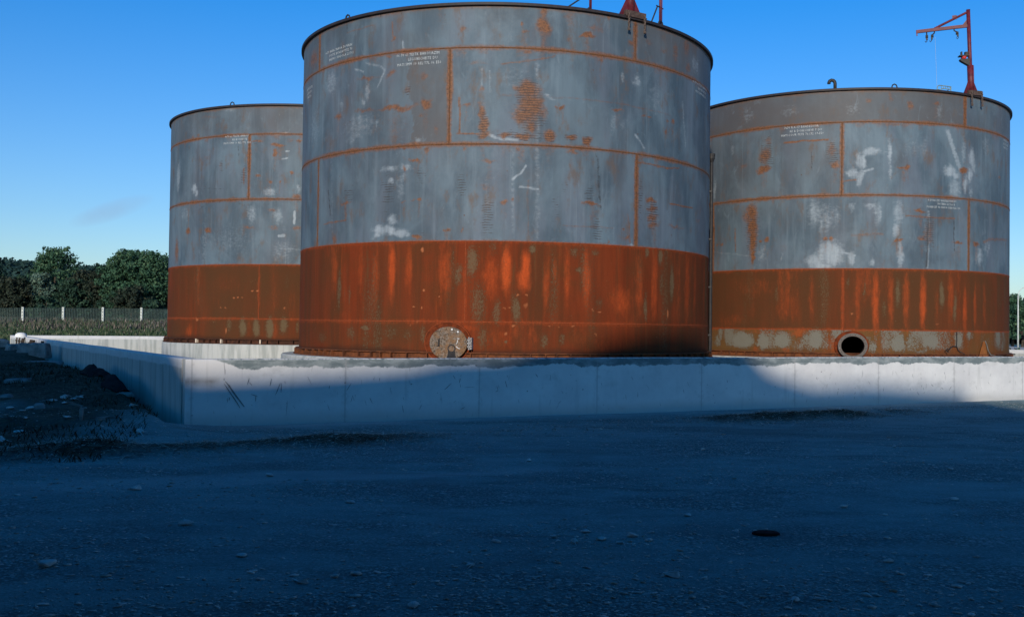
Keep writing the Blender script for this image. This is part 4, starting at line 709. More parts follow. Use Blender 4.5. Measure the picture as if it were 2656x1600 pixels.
# ---------------------------------------------------------------- bund wall
P0 = np.array([-5.99, 16.26]); UF = np.array([.8776, .4795]); C1 = np.array([-23.5, 43.5]); P1 = P0+31*UF; C2 = P1+32.4*np.array([-.541,.841])
WT = 1.052; TH = .25
bund = empty('bund_wall', (P0[0], P0[1], 0), 'long pale concrete bund wall enclosing the three tanks', 'wall')
def wall_run(A, B, mat, label, inner, scrapes=(), step=.06, ext0=0.0, ext1=0.0):
    d = B-A; L = np.hypot(*d); d = d/L; nrm = np.array([-d[1], d[0]])*inner    # towards the inside of the bund
    A = A-d*ext0; L += ext0+ext1
    nu = max(int(L/step), 2); us = np.linspace(0, L, nu+1)
    prof = [(0,1.35)]+[(0,1.35-k*.09) for k in range(1,15)]+[(0,.022),(.004,.007),(.016,.0),(.13,-.003),(TH-.015,.0),(TH,.012),(TH,.5),(TH,1.35)]
    m = len(prof); PX = np.array([p[0] for p in prof]); PV = np.array([p[1] for p in prof])
    U, PXg = np.meshgrid(us, PX, indexing='ij'); _, PVg = np.meshgrid(us, PV, indexing='ij')
    wob = .006*(fbm(U*.4+A[0]*3, PVg*.8+7, 5, 3)-.5)+.004*(fbm(U*3, PVg*3, 8, 2)-.5)
    zz = WT-PVg+np.where(PVg < .03, .010*(fbm(U*.35, U*0, 14, 3)-.5), 0)
    X = A[0]+d[0]*U+nrm[0]*(PXg+wob); Y = A[1]+d[1]*U+nrm[1]*(PXg+wob)
    V = np.stack([X.ravel()-P0[0], Y.ravel()-P0[1], zz.ravel()], 1)
    i, j = np.meshgrid(np.arange(nu), np.arange(m-1), indexing='ij'); i = i.ravel(); j = j.ravel()
    F = np.stack([i*m+j, (i+1)*m+j, (i+1)*m+j+1, i*m+j+1], 1)
    me = np_mesh('wall_run', V, F); set_uv(me, (U-ext0).ravel(), PVg.ravel())
    sc = np.zeros(U.size); Uf = (U-ext0).ravel(); Vf = PVg.ravel()
    if mat is M_CONC_FRONT: sc = .75*np.clip(1.3-abs(Vf-.37)/(.05+.04*fbm(Uf*5, Vf*0, 3, 3)), 0, 1)*sst(.62,.40,Uf)*sst(-.1,.05,Uf)*(.4+fbm(Uf*9,Vf*9,6,3))
    fattr(me, 'scrape', sc)
    for end in (0, nu):
        pass
    me.materials.append(mat); o = bpy.data.objects.new('wall_run', me); COL.objects.link(o); o.parent = bund; o['label'] = label
    # end caps and scraped marks as thin raised mortar smears
    mb = MB(); e0 = [V[k] for k in range(m)]; mb.add(e0, [tuple(range(m))]); mb.add([V[nu*m+k] for k in range(m)], [tuple(range(m))])
    c = mb; cm = bpy.data.meshes.new('wall_end'); cm.from_pydata(c.v, [], c.f); cm.materials.append(M_CONC_SIDE)
    uvl = cm.uv_layers.new(name='UVMap')
    for l in cm.loops: v = cm.vertices[l.vertex_index].co; uvl.data[l.index].uv = (v.x+v.y, WT-v.z+.3)
    eo = bpy.data.objects.new('wall_end', cm); COL.objects.link(eo); eo.parent = bund
    return A, d, nrm
wall_run(P0, P1, M_CONC_FRONT, 'front run of pale wall with a ragged dark grey band under its top edge', 1, step=.05)
wall_run(P0, C1, M_CONC_SIDE, 'left run of the wall with vertical damp streaks', -1, ext0=-TH, step=.12)
wall_run(C1, C2, M_CONC_SIDE, 'sunlit back run of the wall', -1, step=.3)
wall_run(P1, C2, M_CONC_SIDE, 'sunlit right run of the wall', 1, step=.3)

M_SCUFF = simple('dark scuff', (.14,.15,.155), (.24,.25,.25), 30, .9, .1)
# scraped grooves and rub marks on the face of the front wall (u along, v below top)
def scuffs():
    mb = MB(); rnd = random.Random(5)
    marks = [((.62,.36),(.92,.78),.030),((.60,.40),(.86,.80),.022),((1.35,.33),(1.33,.45),.018),((1.50,.40),(1.42,.60),.014),((1.52,.40),(1.51,.56),.014),((1.95,.30),(2.02,.44),.008),((2.7,.42),(2.62,.55),.012),((4.55,.45),(4.42,.56),.016),((4.72,.36),(4.70,.45),.014),((5.62,.42),(5.66,.55),.014),((6.25,.30),(6.30,.36),.016),((5.0,.52),(4.8,.53),.008),((1.62,.7),(1.6,.95),.008),((3.4,.5),(3.42,.62),.009)]
    for k in range(120):
        u = rnd.uniform(.4, 22); v = rnd.uniform(.28, .92); a = rnd.gauss(1.5, .5); l = rnd.uniform(.02,.13)
        marks.append(((u,v),(u+l*math.cos(a),v+l*math.sin(a)),rnd.uniform(.005,.014)))
    for (u0,v0),(u1,v1),w in marks:
        n = 5; dx, dv = u1-u0, v1-v0; L = math.hypot(dx,dv); px, pv = -dv/L*w/2, dx/L*w/2; vs = []
        for q in range(n+1):
            t = q/n; ww = (math.sin(PI*min(max(t,.06),.94))**.5)*rnd.uniform(.6,1.1); u = u0+dx*t+rnd.uniform(-.3,.3)*w*.5; v = v0+dv*t
            for sg in (-1,1):
                p = P0+UF*(u+sg*px*ww)-np.array([-UF[1],UF[0]])*.0065; vs.append((p[0],p[1],WT-(v+sg*pv*ww)))
        mb.add(vs, [(2*q,2*q+1,2*q+3,2*q+2) for q in range(n)])
    o = mb.build('scuff_marks', M_SCUFF, bund); o['kind'] = 'stuff'
scuffs()

# ---------------------------------------------------------------- terrain
def sd_bund(x, y):
    """>0 outside the bund on its left / back sides"""
    dl = C1-P0; dl = dl/np.hypot(*dl); left = -((x-P0[0])*dl[1]-(y-P0[1])*dl[0])*-1
    left = (x-P0[0])*(-dl[1])+(y-P0[1])*dl[0]           # left of the line P0->C1
    db = C2-C1; db = db/np.hypot(*db); back = (x-C1[0])*(-db[1])+(y-C1[1])*db[0]
    dr = C2-P1; dr = dr/np.hypot(*dr); rt = -((x-P1[0])*(-dr[1])+(y-P1[1])*dr[0])
    front = -((x-P0[0])*(-UF[1])+(y-P0[1])*UF[0])
    return np.maximum(np.maximum(left, back), np.maximum(rt, front)), left, back
def terrain(x, y):
    x = np.asarray(x, dtype=float); y = np.asarray(y, dtype=float)
    sd, left, back = sd_bund(x, y)
    out = sst(.0, .5, sd)
    h = .030*(fbm(x*.35, y*.35, 3, 4)-.5)+.012*(fbm(x*2, y*2, 5, 3)-.5)
    mound = .50*sst(12.2, 23, y)*sst(-4.8, -7.6, x+.10*(y-16))
    mound = mound*(1+.35*(fbm(x*.6, y*.6, 9, 3)-.5)) + .20*sst(11.6, 14, y)*sst(-5.2,-7,x)*(fbm(x*.9,y*.9,10,4)-.25)+.10*sst(12,14,y)*sst(-5.2,-7,x)*(fbm(x*3,y*3,11,3)-.4)
    mound += .22*sst(24, 34, y)*sst(-10,-16,x)
    # debris berm along the front wall
    fd = -((x-P0[0])*(-UF[1])+(y-P0[1])*UF[0]); al = (x-P0[0])*UF[0]+(y-P0[1])*UF[1]
    fdc = np.clip(3.15-.085*al, 2.1, 3.4)
    berm = (.12+.88*np.maximum(sst(-4.2,-3,al)*sst(3.6,2.2,al), sst(7.8,9,al)*sst(14.5,12.5,al)))*.13*np.exp(-((fd-fdc-.12*np.sin(al*.7))/.40)**2)*np.clip(fbm(al*.55, fd*.6, 22, 4)*2.4-.7+.35*sst(-4.2,-3,al)*sst(2.6,1.2,al), 0, 1)*sst(-3.5,-2,al)*(.55+.9*fbm(al*3, fd*3, 23, 3))
    berm += .045*sst(.55, .0, fd)*sst(-.2,.1,fd)*fbm(al*1.4, al*0, 31, 3)*2
    field = np.clip(.95*sst(30, 60, y)+.65*sst(60, 84, y), 0, 3)*sst(1, 7, np.maximum(left, back))
    field *= 1-.85*sst(8, 24, x-.22*y)
    field += .12*(fbm(x*.2, y*.2, 30, 3)-.5)*sst(44, 52, y)
    far = .03*np.maximum(y-120, 0)*sst(110,150,y)*.3
    return (h + np.maximum(mound, field)*1.0 + berm)*out - .10*(1-out) + far
def lines(a, b, st): return np.arange(a, b+1e-6, st)
gx = np.concatenate([[-900,-500,-300,-200,-140,-100,-75,-60,-50,-44], lines(-40,-21,1.0), lines(-20,14,.12), lines(15,40,1.0), [45,52,62,75,95,130,190,300,500,900]])
gy = np.concatenate([[-300,-150,-80,-40,-20,-10,-4,0,2], lines(3,26,.12), lines(26.4,44,.4), lines(45,100,1.2), [105,112,120,130,145,170,200,250,320,400,550,800,1300]])
GX, GY = np.meshgrid(gx, gy); HX, HY = GX.ravel(), GY.ravel(); HZ = terrain(HX, HY); nx = len(gx)
ii, jj = np.meshgrid(np.arange(nx-1), np.arange(len(gy)-1)); ii = ii.ravel(); jj = jj.ravel()
gme = np_mesh('ground', np.stack([HX,HY,HZ],1), np.stack([jj*nx+ii, jj*nx+ii+1, (jj+1)*nx+ii+1, (jj+1)*nx+ii],1), True)
sd, left_, back_ = sd_bund(HX, HY)
fd = -((HX-P0[0])*(-UF[1])+(HY-P0[1])*UF[0]); al = (HX-P0[0])*UF[0]+(HY-P0[1])*UF[1]
soil = sst(-5.6,-7.4,HX+.06*(HY-13))*sst(11.9,12.6,HY)*np.clip(.72+1.2*(fbm(HX*.55,HY*.55,50,4)-.3),0,1)
fdc = np.clip(3.15-.085*al, 2.1, 3.4)
soil = np.maximum(soil, (.12+.88*np.maximum(sst(-4.2,-3,al)*sst(3.6,2.2,al), sst(7.8,9,al)*sst(14.5,12.5,al)))*1.0*np.exp(-((fd-fdc-.12*np.sin(al*.7))/.70)**2)*np.clip(fbm(al*.55,fd*.6,22,4)*3.0-.75+.4*sst(-4.2,-3,al)*sst(2.6,1.2,al),0,1)*(.35+1.2*fbm(al*1.8,fd*2.5,24,3))*sst(-4.5,-3,al))
soil = np.maximum(soil, .30*np.clip((fbm(HX*.5,HY*1.3,71,5)-.60)*5,0,1)*sst(3,6,HY)*(HY < 26))
fattr(gme, 'soil', np.clip(soil,0,1)); fattr(gme, 'field', sst(1.5,6,np.maximum(left_,back_))*sst(24,34,HY)*(1-sst(10,22,HX-.22*HY)))
fattr(gme, 'pale', sst(1.6,.3,fd)*sst(-.4,.1,fd)*sst(-1,0,al)*np.clip(.35+1.3*(fbm(al*.5,fd*1.5,33,4)-.25),0,1)+.8*sst(.25,.0,abs(fd-6.2-.4*np.sin(al*.25))-.35)*np.clip((fbm(al*.4,fd,35,4)-.42)*3,0,.6))
fattr(gme, 'lane', .0*HX+sst(2,6,HX-.30*HY-4)*sst(40,50,HY)*(1-sst(118,124,HY)))
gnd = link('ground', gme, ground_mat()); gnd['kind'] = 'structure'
# floor inside the bund
mb = MB(); ins = lambda p, k: tuple(np.array(p)+k)
mb.add([(P0[0]+.3,P0[1]+.35,.05),(P1[0]-.2,P1[1]+.3,.05),(C2[0],C2[1]-.4,.05),(C1[0]+.4,C1[1]-.3,.05)], [(0,1,2,3)])
bf = mb.build('bund_floor', simple('bund floor concrete', (.36,.36,.35), (.48,.47,.455), 1.5, .92, .15)); bf['kind'] = 'structure'

# ---------------------------------------------------------------- stones
def rock_mesh(seed, name='stone', sub=1):
    rnd = random.Random(seed)
    pts = []
    for k in range(16):
        a = rnd.uniform(0, 2*PI); z = rnd.uniform(-.8, 1); r = math.sqrt(max(0, 1-z*z))
        q = rnd.uniform(.75, 1.05); pts.append((r*math.cos(a)*q, r*math.sin(a)*q*.75, z*.5*q))
    import bmesh
    bm = bmesh.new()
    for p in pts: bm.verts.new(p)
    bmesh.ops.convex_hull(bm, input=bm.verts)
    for v in [v for v in bm.verts if not v.link_faces]: bm.verts.remove(v)
    bmesh.ops.bevel(bm, geom=list(bm.edges), offset=.09, segments=1, affect='EDGES', profile=.6)
    me = bpy.data.meshes.new(name); bm.to_mesh(me); bm.free(); return me
M_STONE = simple('pale limestone', (.34,.36,.35), (.50,.52,.50), 11, .9, .15, .01)
M_SLAB = simple('broken concrete', (.12,.135,.135), (.23,.245,.24), 5, .92, .12, .012)
M_RUBBER = simple('dark red rubber', (.010,.006,.008), (.022,.010,.012), 20, .9, .05)
protos = [rock_mesh(100+k) for k in range(6)]
for me in protos: me.materials.append(M_STONE)
def hz(x, y): return float(terrain(np.array([x]), np.array([y]))[0])
def stone(me, x, y, s, label, group, rz=None, flat=1.0, tilt=0.0, sink=.25, cat='stone', mat=None):
    o = bpy.data.objects.new('stone' if cat == 'stone' else 'rubble_block', me); COL.objects.link(o)
    o.scale = (s, s, s*flat); o.rotation_euler = (tilt, tilt*.6, random.uniform(0, 2*PI) if rz is None else rz)
    o.location = (x, y, hz(x, y)+s*flat*.5*(1-sink)); return tag(o, label, cat, group)
rs = random.Random(21)
spots = [(.73,6.69,.085),(-.84,5.9,.05),(-3.37,6.74,.09),(-2.98,8.16,.075),(.31,7.82,.06),(.1,7.7,.05),(.55,7.95,.055),(.2,8.1,.05),(-.05,7.9,.045),(.45,7.7,.04),(2.9,6.3,.06),(2.3,7.2,.05),(-1.6,6.4,.05),(-2.2,7.1,.06),(-.6,6.9,.045),(1.4,6.1,.05),(1.1,8.9,.05),(-1.9,9.3,.06),(-4.1,9.9,.07),(-3.1,10.9,.06),(2.6,9.4,.05),(3.8,9.9,.05),(4.6,12.1,.06),(-.4,12.4,.06),(1.9,13.8,.06)]
for k, (x, y, s) in enumerate(spots): stone(protos[k % 6], x, y, s, 'small pale stone lying loose on the dark gravel yard', 'loose stones on the gravel yard', flat=rs.uniform(.55,.95))
for k in range(22):
    y = rs.uniform(12.6, 17.5); x = -.55*y+rs.uniform(-.2, 3.0)
    if x > -5.9-.1*(y-14): continue
    stone(protos[k % 6], x, y, rs.uniform(.05,.12), 'pale stone half buried in the dark earth mound by the left wall', 'stones on the earth mound', flat=rs.uniform(.5,.9))
m = MB(); x, y = 1.63, 8.14; m.lathe([(.005,.022),(.085,.020),(.100,.012),(.102,0)], (0,0,0), 24); m.v = [(a*1.1, b*.8, c) for a,b,c in m.v]
o = m.build('rubber_disc', M_RUBBER); o.location = (x, y, hz(x, y)+.004); tag(o, 'small dark reddish disc lying flat on the gravel at the right', 'disc')
# rubble blocks on top of the mound
def block(name_mesh, w, d, h, seed):
    rnd = random.Random(seed); import bmesh
    bm = bmesh.new(); j = lambda: rnd.uniform(.8, 1.0)
    for sx in (-1,1):
        for sy in (-1,1):
            for sz in (0,1):
                k = (1-.28*sz*rnd.random()); bm.verts.new((sx*w/2*j()*k, sy*d/2*j()*k, sz*h*j()))
    for k in range(5): bm.verts.new((rnd.uniform(-.4,.4)*w, rnd.uniform(-.4,.4)*d, h*rnd.uniform(.9,1.08)))
    bmesh.ops.convex_hull(bm, input=bm.verts)
    for v in [v for v in bm.verts if not v.link_faces]: bm.verts.remove(v)
    bmesh.ops.bevel(bm, geom=list(bm.edges), offset=.02, segments=1, affect='EDGES')
    me = bpy.data.meshes.new(name_mesh); bm.to_mesh(me); bm.free(); me.materials.append(M_SLAB); return me
def rubble(x, y, w, d, h, rz, label, seed, tilt=0):
    o = bpy.data.objects.new('rubble_block', block('rubble_block', w, d, h, seed)); COL.objects.link(o)
    o.location = (x, y, hz(x, y)-.05); o.rotation_euler = (tilt, 0, rz); return tag(o, label, 'rubble')
rubble(-18.0,32.6,.75,.5,.30,.3,'dark low rubble block furthest left on the earth mound',1)
rubble(-16.9,31.6,.55,.4,.22,.9,'small rounded rubble lump second from the left on the mound crest',2)
rubble(-15.75,30.0,.46,.4,.32,.2,'upright rubble block with a sloping top left of the widest slab',3)
rubble(-14.75,28.9,.62,.4,.42,-.1,'widest upright concrete slab on the mound against the left wall',4)
rubble(-13.2,26.0,1.1,.7,.10,.3,'flat broken concrete slab lying below the upright rubble',5)
rubble(-10.4,19.6,.55,.35,.10,.5,'flat pale slab lying in the middle of the earth mound',6)
rubble(-7.75,18.2,.32,.2,.08,.4,'small pale slab at the foot of the crumpled black sheet',7,.1)
rubble(-7.05,15.05,.07,.06,.26,.2,'narrow pale stump standing upright in the dark earth',8,.08)
rubble(-6.85,15.2,.18,.13,.09,.5,'rounded pale stone beside the upright stump',9)
rubble(-8.35,16.35,.22,.18,.15,.5,'blocky pale stone left of the upright stump',10)
rubble(-9.5,17.5,.26,.2,.12,.1,'pale stone at the left edge of the mound',11)

# crumpled black sheet along the foot of the left wall
n, k_ = 40, 12; V = []; dl = (C1-P0)/np.hypot(*(C1-P0)); nl = np.array([-dl[1], dl[0]])
for i in range(n+1):
    t = 2.6+5.2*i/n
    for j in range(k_+1):
        q = j/k_; w = .16+.44*q*(1+.25*math.sin(t*2.3)); p = P0+dl*t+nl*w
        ht = .24*math.sin(PI*min(q*1.05,1))*(.65+.5*vnoise(np.array([t*2.2]),np.array([q*3.]),4)[0])*math.sin(PI*min(max(i/n,.03),.97))**.5
        V.append((p[0],p[1],hz(p[0],p[1])+.015+ht+.05*(vnoise(np.array([t*5]),np.array([q*6]),9)[0]-.5)))
F = [(i*(k_+1)+j,(i+1)*(k_+1)+j,(i+1)*(k_+1)+j+1,i*(k_+1)+j+1) for i in range(n) for j in range(k_)]
mb = MB(); mb.add(V, F); o = mb.build('plastic_sheet', simple('black sheeting', (.008,.009,.011), (.018,.018,.021), 6, .95, .03, .02), None, True)
md = o.modifiers.new('thick','SOLIDIFY'); md.thickness = .012
tag(o, 'crumpled black sheet lying along the foot of the left wall', 'plastic sheet')

# shadow strips as dark rods on the left wall, white cap on its top
M_SHADOW_STRIP = simple('shadow strip colour', (.028,.022,.018), (.065,.05,.04), 12, .85, .2)
for k, (t, w, hh, lb) in enumerate(((28.6,.06,.62,'thin dark rod drawn as a shadow strip, furthest from the camera against the sunlit left wall'),(27.4,.07,.75,'thin dark rod drawn as a shadow strip, second furthest, leaning on the sunlit left wall'),(25.6,.13,.95,'dark rod drawn as a shadow strip under the white cap on the left wall'),(22.0,.20,.95,'widest dark rod drawn as a shadow strip against the sunlit left wall'),(19.4,.11,.80,'dark rod drawn as a shadow strip nearest the camera beside the rubble blocks'))):
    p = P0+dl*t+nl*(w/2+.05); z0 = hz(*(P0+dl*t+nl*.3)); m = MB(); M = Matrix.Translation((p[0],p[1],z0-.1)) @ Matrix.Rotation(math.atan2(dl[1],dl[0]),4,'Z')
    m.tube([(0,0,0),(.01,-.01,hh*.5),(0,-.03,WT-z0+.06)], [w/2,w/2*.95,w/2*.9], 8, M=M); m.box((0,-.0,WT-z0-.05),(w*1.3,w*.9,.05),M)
    tag(m.build('shadow_strip', M_SHADOW_STRIP), lb, 'shadow_strip', 'shadow strips drawn as dark rods on the left wall')
p = P0+dl*26.0; m = MB(); m.lathe([(.0,.14),(.10,.13),(.17,.09),(.20,.03),(.20,-.02),(.30,-.025),(.30,-.035)], (p[0]-.1,p[1]-.1,WT+.035), 24)
tag(m.build('white_cap', M_WHITE, None, True), 'rounded white cap sitting on top of the far left wall', 'cap')

# black lifting eye on the wall in front of the manhole
pe = P0+UF*4.60+np.array([-UF[1],UF[0]])*.14
M = Matrix.Translation((pe[0],pe[1],WT-.004)) @ Matrix.Rotation(math.atan2(UF[1],UF[0])-.3,4,'Z'); m = MB()
m.prism([(-.085,0),(.085,0),(.068,.06),(.06,.125),(-.06,.125),(-.068,.06)], (-.03,.03), M)
m.tube([(.064*math.cos(a),0,.175+.064*math.sin(a)) for a in np.linspace(0,2*PI,20,endpoint=False)], .011, 8, M=M, closed=True)
tag(m.build('lifting_eye', M_BLACK), 'black lifting eye standing on the wall top in front of the manhole cover', 'lifting eye')

# ---------------------------------------------------------------- gravel, straw, grass (stuff)
ico_v = None
def scatter(name, xs, ys, sz, mat, flat=(.12,.38), seed=3, attr=None):
    g = np.random.default_rng(seed); n = len(xs)
    base = np.array([(1,0,0),(-1,0,0),(0,1,0),(0,-1,0),(0,0,1),(0,0,-1),(.65,.65,.45),(-.65,.6,.4),(.6,-.65,.45),(-.6,-.65,.5)], dtype=float)
    faces = np.array([(4,6,2),(4,2,7),(4,7,1),(4,1,9),(4,9,3),(4,3,8),(4,8,0),(4,0,6),(6,0,2),(7,2,1),(9,1,3),(8,3,0),(5,2,0),(5,1,2),(5,3,1),(5,0,3)])
    a = g.uniform(0,2*PI,n); st = g.uniform(.6,1.0,n); fl = g.uniform(*flat,n); jit = g.uniform(.72,1.2,(n,10,1))
    B = base[None]*jit; B[:,:,1] *= st[:,None]; B[:,:,2] *= fl[:,None]; ca, sa = np.cos(a)[:,None], np.sin(a)[:,None]
    Xr = B[:,:,0]*ca-B[:,:,1]*sa; Yr = B[:,:,0]*sa+B[:,:,1]*ca; tl = g.normal(0,.25,n)[:,None]
    Zr = B[:,:,2]+Xr*tl*.6
    V = np.stack([xs[:,None]+Xr*sz[:,None], ys[:,None]+Yr*sz[:,None], terrain(xs,ys)[:,None]+Zr*sz[:,None]+(sz*fl*.3)[:,None]],2).reshape(-1,3)
    F = (faces[None]+(np.arange(n)*10)[:,None,None]).reshape(-1,3)
    me = np_mesh(name, V, F); fattr(me, 'leaf', np.repeat(g.uniform(0,1,n),10)); return link(name, me, mat)
g = RNG
def region(n, y0, y1, pw=1.0):
    y = y0+(y1-y0)*g.uniform(0,1,n)**pw; x = y*g.uniform(-.60,.50,n); return x, y
xs, ys = region(60000, 4.6, 16, 1.25); keep = (fbm(xs*.45,ys*.8,81,4)+.22*g.uniform(-1,1,len(xs))) > .54; xs, ys = xs[keep], ys[keep]
# a denser patch of stones in the middle of the yard
hx = g.normal(.3,.75,900); hy = g.normal(7.9,.45,900); xs = np.concatenate([xs,hx]); ys = np.concatenate([ys,hy])
# line of stones along the debris strip and on the mound
ua = g.uniform(-4,22,9000); fo = np.abs(np.clip(3.0-.085*ua,2.0,3.3)+g.normal(0,.75,9000)); q = P0[None]+UF[None]*ua[:,None]-np.array([-UF[1],UF[0]])[None]*fo[:,None]; xs = np.concatenate([xs,q[:,0]]); ys = np.concatenate([ys,q[:,1]])
mx = g.uniform(-13,-5.6,1500); my = g.uniform(12,22,1500); ok = mx < -4.9-.35*(my-12); xs = np.concatenate([xs,mx[ok]]); ys = np.concatenate([ys,my[ok]])
s_, _, _ = sd_bund(xs, ys); ok = s_ > .06; xs, ys = xs[ok], ys[ok]
szs = np.clip(np.exp(g.normal(-4.75,.55,len(xs))), .004, .045)
s = NT('loose gravel'); a_ = s.attr('leaf'); cg = s.mix(a_, (.22,.25,.24), (.50,.52,.50)); cg = s.mix(s.step(a_,.9,.97), cg, (.27,.21,.16)); s.bump(s.noise(s.geo(),40,4),.004,.5)
gr = scatter('gravel', xs, ys, szs, s.out(cg,.92,.12)); gr['kind'] = 'stuff'

def blades(name, xs, ys, ln, lean, wd, mat, seed=5, lie=0.0):
    g = np.random.default_rng(seed); n = len(xs); a = g.uniform(0,2*PI,n); z0 = terrain(xs,ys); w = wd*g.uniform(.6,1.2,n)
    d = np.stack([np.cos(a),np.sin(a)],1); p = np.stack([-d[:,1],d[:,0]],1); L = ln; hgt = L*(1-lie); out = L*(lean+lie)
    V = np.zeros((n,5,3))
    for q,(t,ww) in enumerate(((0,1),(0,-1),(.55,.8),(.55,-.8),(1,0))):
        V[:,q,0] = xs+d[:,0]*out*t*t+p[:,0]*w*ww*.5; V[:,q,1] = ys+d[:,1]*out*t*t+p[:,1]*w*ww*.5; V[:,q,2] = z0+hgt*t-.01+.012*lie
    F = np.array([(0,1,3),(0,3,2),(2,3,4)])[None]+(np.arange(n)*5)[:,None,None]
    me = np_mesh(name, V.reshape(-1,3), F.reshape(-1,3)); fattr(me,'leaf',np.repeat(g.uniform(0,1,n),5)); o = link(name, me, mat); o['kind'] = 'stuff'; return o
# straw lying along the debris strip
ua = g.uniform(-3,22,26000); fo = np.clip(3.15-.085*ua,2.1,3.4)+.12*np.sin(ua*.7)+g.normal(0,.42,len(ua)); wgt = fbm(ua*.55, fo*.6, 22, 4); pm = np.maximum(sst(-4.2,-3,ua)*sst(3.6,2.2,ua), sst(7.8,9,ua)*sst(14.5,12.5,ua)); ok = (wgt+.12*sst(-4.2,-3,ua)*sst(2.6,1.2,ua) > .40) & (g.uniform(0,1,len(ua)) < .06+.62*pm); ua = ua[ok]; fo = fo[ok]; q = P0[None]+UF[None]*ua[:,None]-np.array([-UF[1],UF[0]])[None]*fo[:,None]
sk = ua > -3.2; q = q[sk]; ua = ua[sk]
blades('straw_litter', q[:,0], q[:,1], g.uniform(.06,.28,len(ua)), .2, .012, foliage('dry straw', (.07,.065,.05), (.24,.22,.175), (.48,.45,.38)), 7, .86)
# weeds on the mound
mx = g.uniform(-15,-5.4,16000); my = g.uniform(11.8,25,16000); ok = (mx < -5.2-.30*(my-12)) & (fbm(mx*.5,my*.5,50,4) > .47); mx, my = mx[ok], my[ok]; s_,_,_ = sd_bund(mx,my); ok = s_ > .1
blades('mound_weeds', mx[ok], my[ok], g.uniform(.04,.17,ok.sum()), .6, .016, foliage('mound weeds', (.012,.020,.010), (.034,.038,.020), (.10,.082,.050)), 8, .35)
# meadow behind the bund: short green, then tall dry grass before the fence
mx = g.uniform(-75,-14,70000); my = g.uniform(42,92,70000); s_,lf,bk = sd_bund(mx,my); ok = (np.maximum(lf,bk) > .6) & (mx > -.62*my) & (mx < -.25*my); mx, my = mx[ok], my[ok]
tall = sst(56,70,my)*np.clip(fbm(mx*.18,my*.18,60,3)*2-.5,0,1); L = g.uniform(.10,.26,len(mx))*(1+1.7*tall)
gm = g.uniform(0,1,len(mx)) < tall*.9
blades('meadow_grass', mx[~gm], my[~gm], L[~gm], .35, .10, foliage('meadow grass', (.020,.042,.021), (.046,.074,.037), (.098,.104,.066)), 9)
blades('dry_grass', mx[gm], my[gm], L[gm], .35, .09, foliage('dry meadow grass', (.06,.053,.045), (.11,.095,.080), (.20,.17,.14)), 10)

# ---------------------------------------------------------------- fence
fence = empty('mesh_fence', (-45,82,1.6), 'green wire mesh fence on pale slotted concrete posts across the meadow', 'fence')
M_POST = simple('pale fence post', (.42,.45,.41), (.58,.60,.55), 6, .85, .2); M_WIRE = simple('dark green wire', (.05,.085,.075), (.09,.13,.115), 9, .6, .3); M_SLOT = simple('dark slot', (.06,.08,.07), (.12,.14,.12), 5, .9, .1)
def fpos(px, Y): return ((px-1460.7)/2651.7*Y, Y)
posts = [fpos(59-105,74.2), fpos(59,76.0), fpos(164,77.8), fpos(267,79.6), fpos(367,81.4), fpos(467,83.2), fpos(560,85)]
FH = 1.30
for k, (x, y) in enumerate(posts):
    z = hz(x, y); m = MB(); m.box((x,y,z+FH/2-.1),(.17,.12,FH+.2),None,.02); po = m.build('post', M_POST, fence)
    m = MB()
    for q in range(5): m.box((x,y-.061,z+.2+q*.24),(.045,.006,.11))
    m.build('slot', M_SLOT, po)
    if k:
        x0, y0 = posts[k-1]; z0 = hz(x0,y0); m = MB(); d = Vector((x-x0,y-y0,z-z0)); Ln_ = d.length; nv = int(Ln_/.11)
        for q in range(1,nv): p = Vector((x0,y0,z0))+d*(q/nv); m.box((p.x,p.y,p.z+FH*.46),(.018,.012,FH*.92))
        for q in range(15):
            a = Vector((x0,y0,z0+.04+q*(FH*.90/14))); m.tube([a, a+d], .012, 4, cap=False)
        m.build('wire_mesh_panel', M_WIRE, fence)

# ---------------------------------------------------------------- trees
M_BARK = simple('bark', (.035,.028,.022), (.07,.058,.045), 5, .9, .1)
F_DARK = foliage('dark leaves', (.010,.028,.020), (.022,.050,.032), (.048,.088,.048))
F_MID = foliage('mid leaves', (.014,.042,.026), (.038,.088,.048), (.105,.165,.085))
F_PALE = foliage('pale grey-green leaves', (.045,.085,.065), (.09,.14,.105), (.16,.22,.16))
F_BROWN = foliage('autumn brown leaves', (.013,.024,.017), (.026,.036,.024), (.050,.052,.034))
def leaf_cloud(cl, n_per, ls, seed):
    """cl: (k,4) clump centres and radii -> leaf quads near each clump's shell"""
    g = np.random.default_rng(seed); V = []; A = []
    for c in cl:
        n = int(n_per*c[3]**1.6)+12; d = g.normal(size=(n,3)); d /= np.linalg.norm(d,axis=1)[:,None]; r = c[3]*g.uniform(.55,1.08,n)[:,None]
        p = c[None,:3]+d*r*np.array([1,1,.82]); nr = d*.6+g.normal(size=(n,3))*.6; nr /= np.linalg.norm(nr,axis=1)[:,None]
        t = np.cross(nr, g.normal(size=(n,3))); t /= np.linalg.norm(t,axis=1)[:,None]; b = np.cross(nr,t); s = (ls*g.uniform(.6,1.35,n))[:,None]
        V.append(np.stack([p-t*s, p+b*s*.55, p+t*s, p-b*s*.55],1)); A.append(np.clip(g.uniform(0,1,n)*.75+g.uniform(-.15,.3),0,1))
    V = np.concatenate(V); A = np.concatenate(A); n = len(V)
    return V.reshape(-1,3), np.arange(n*4).reshape(-1,4), np.repeat(A,4)
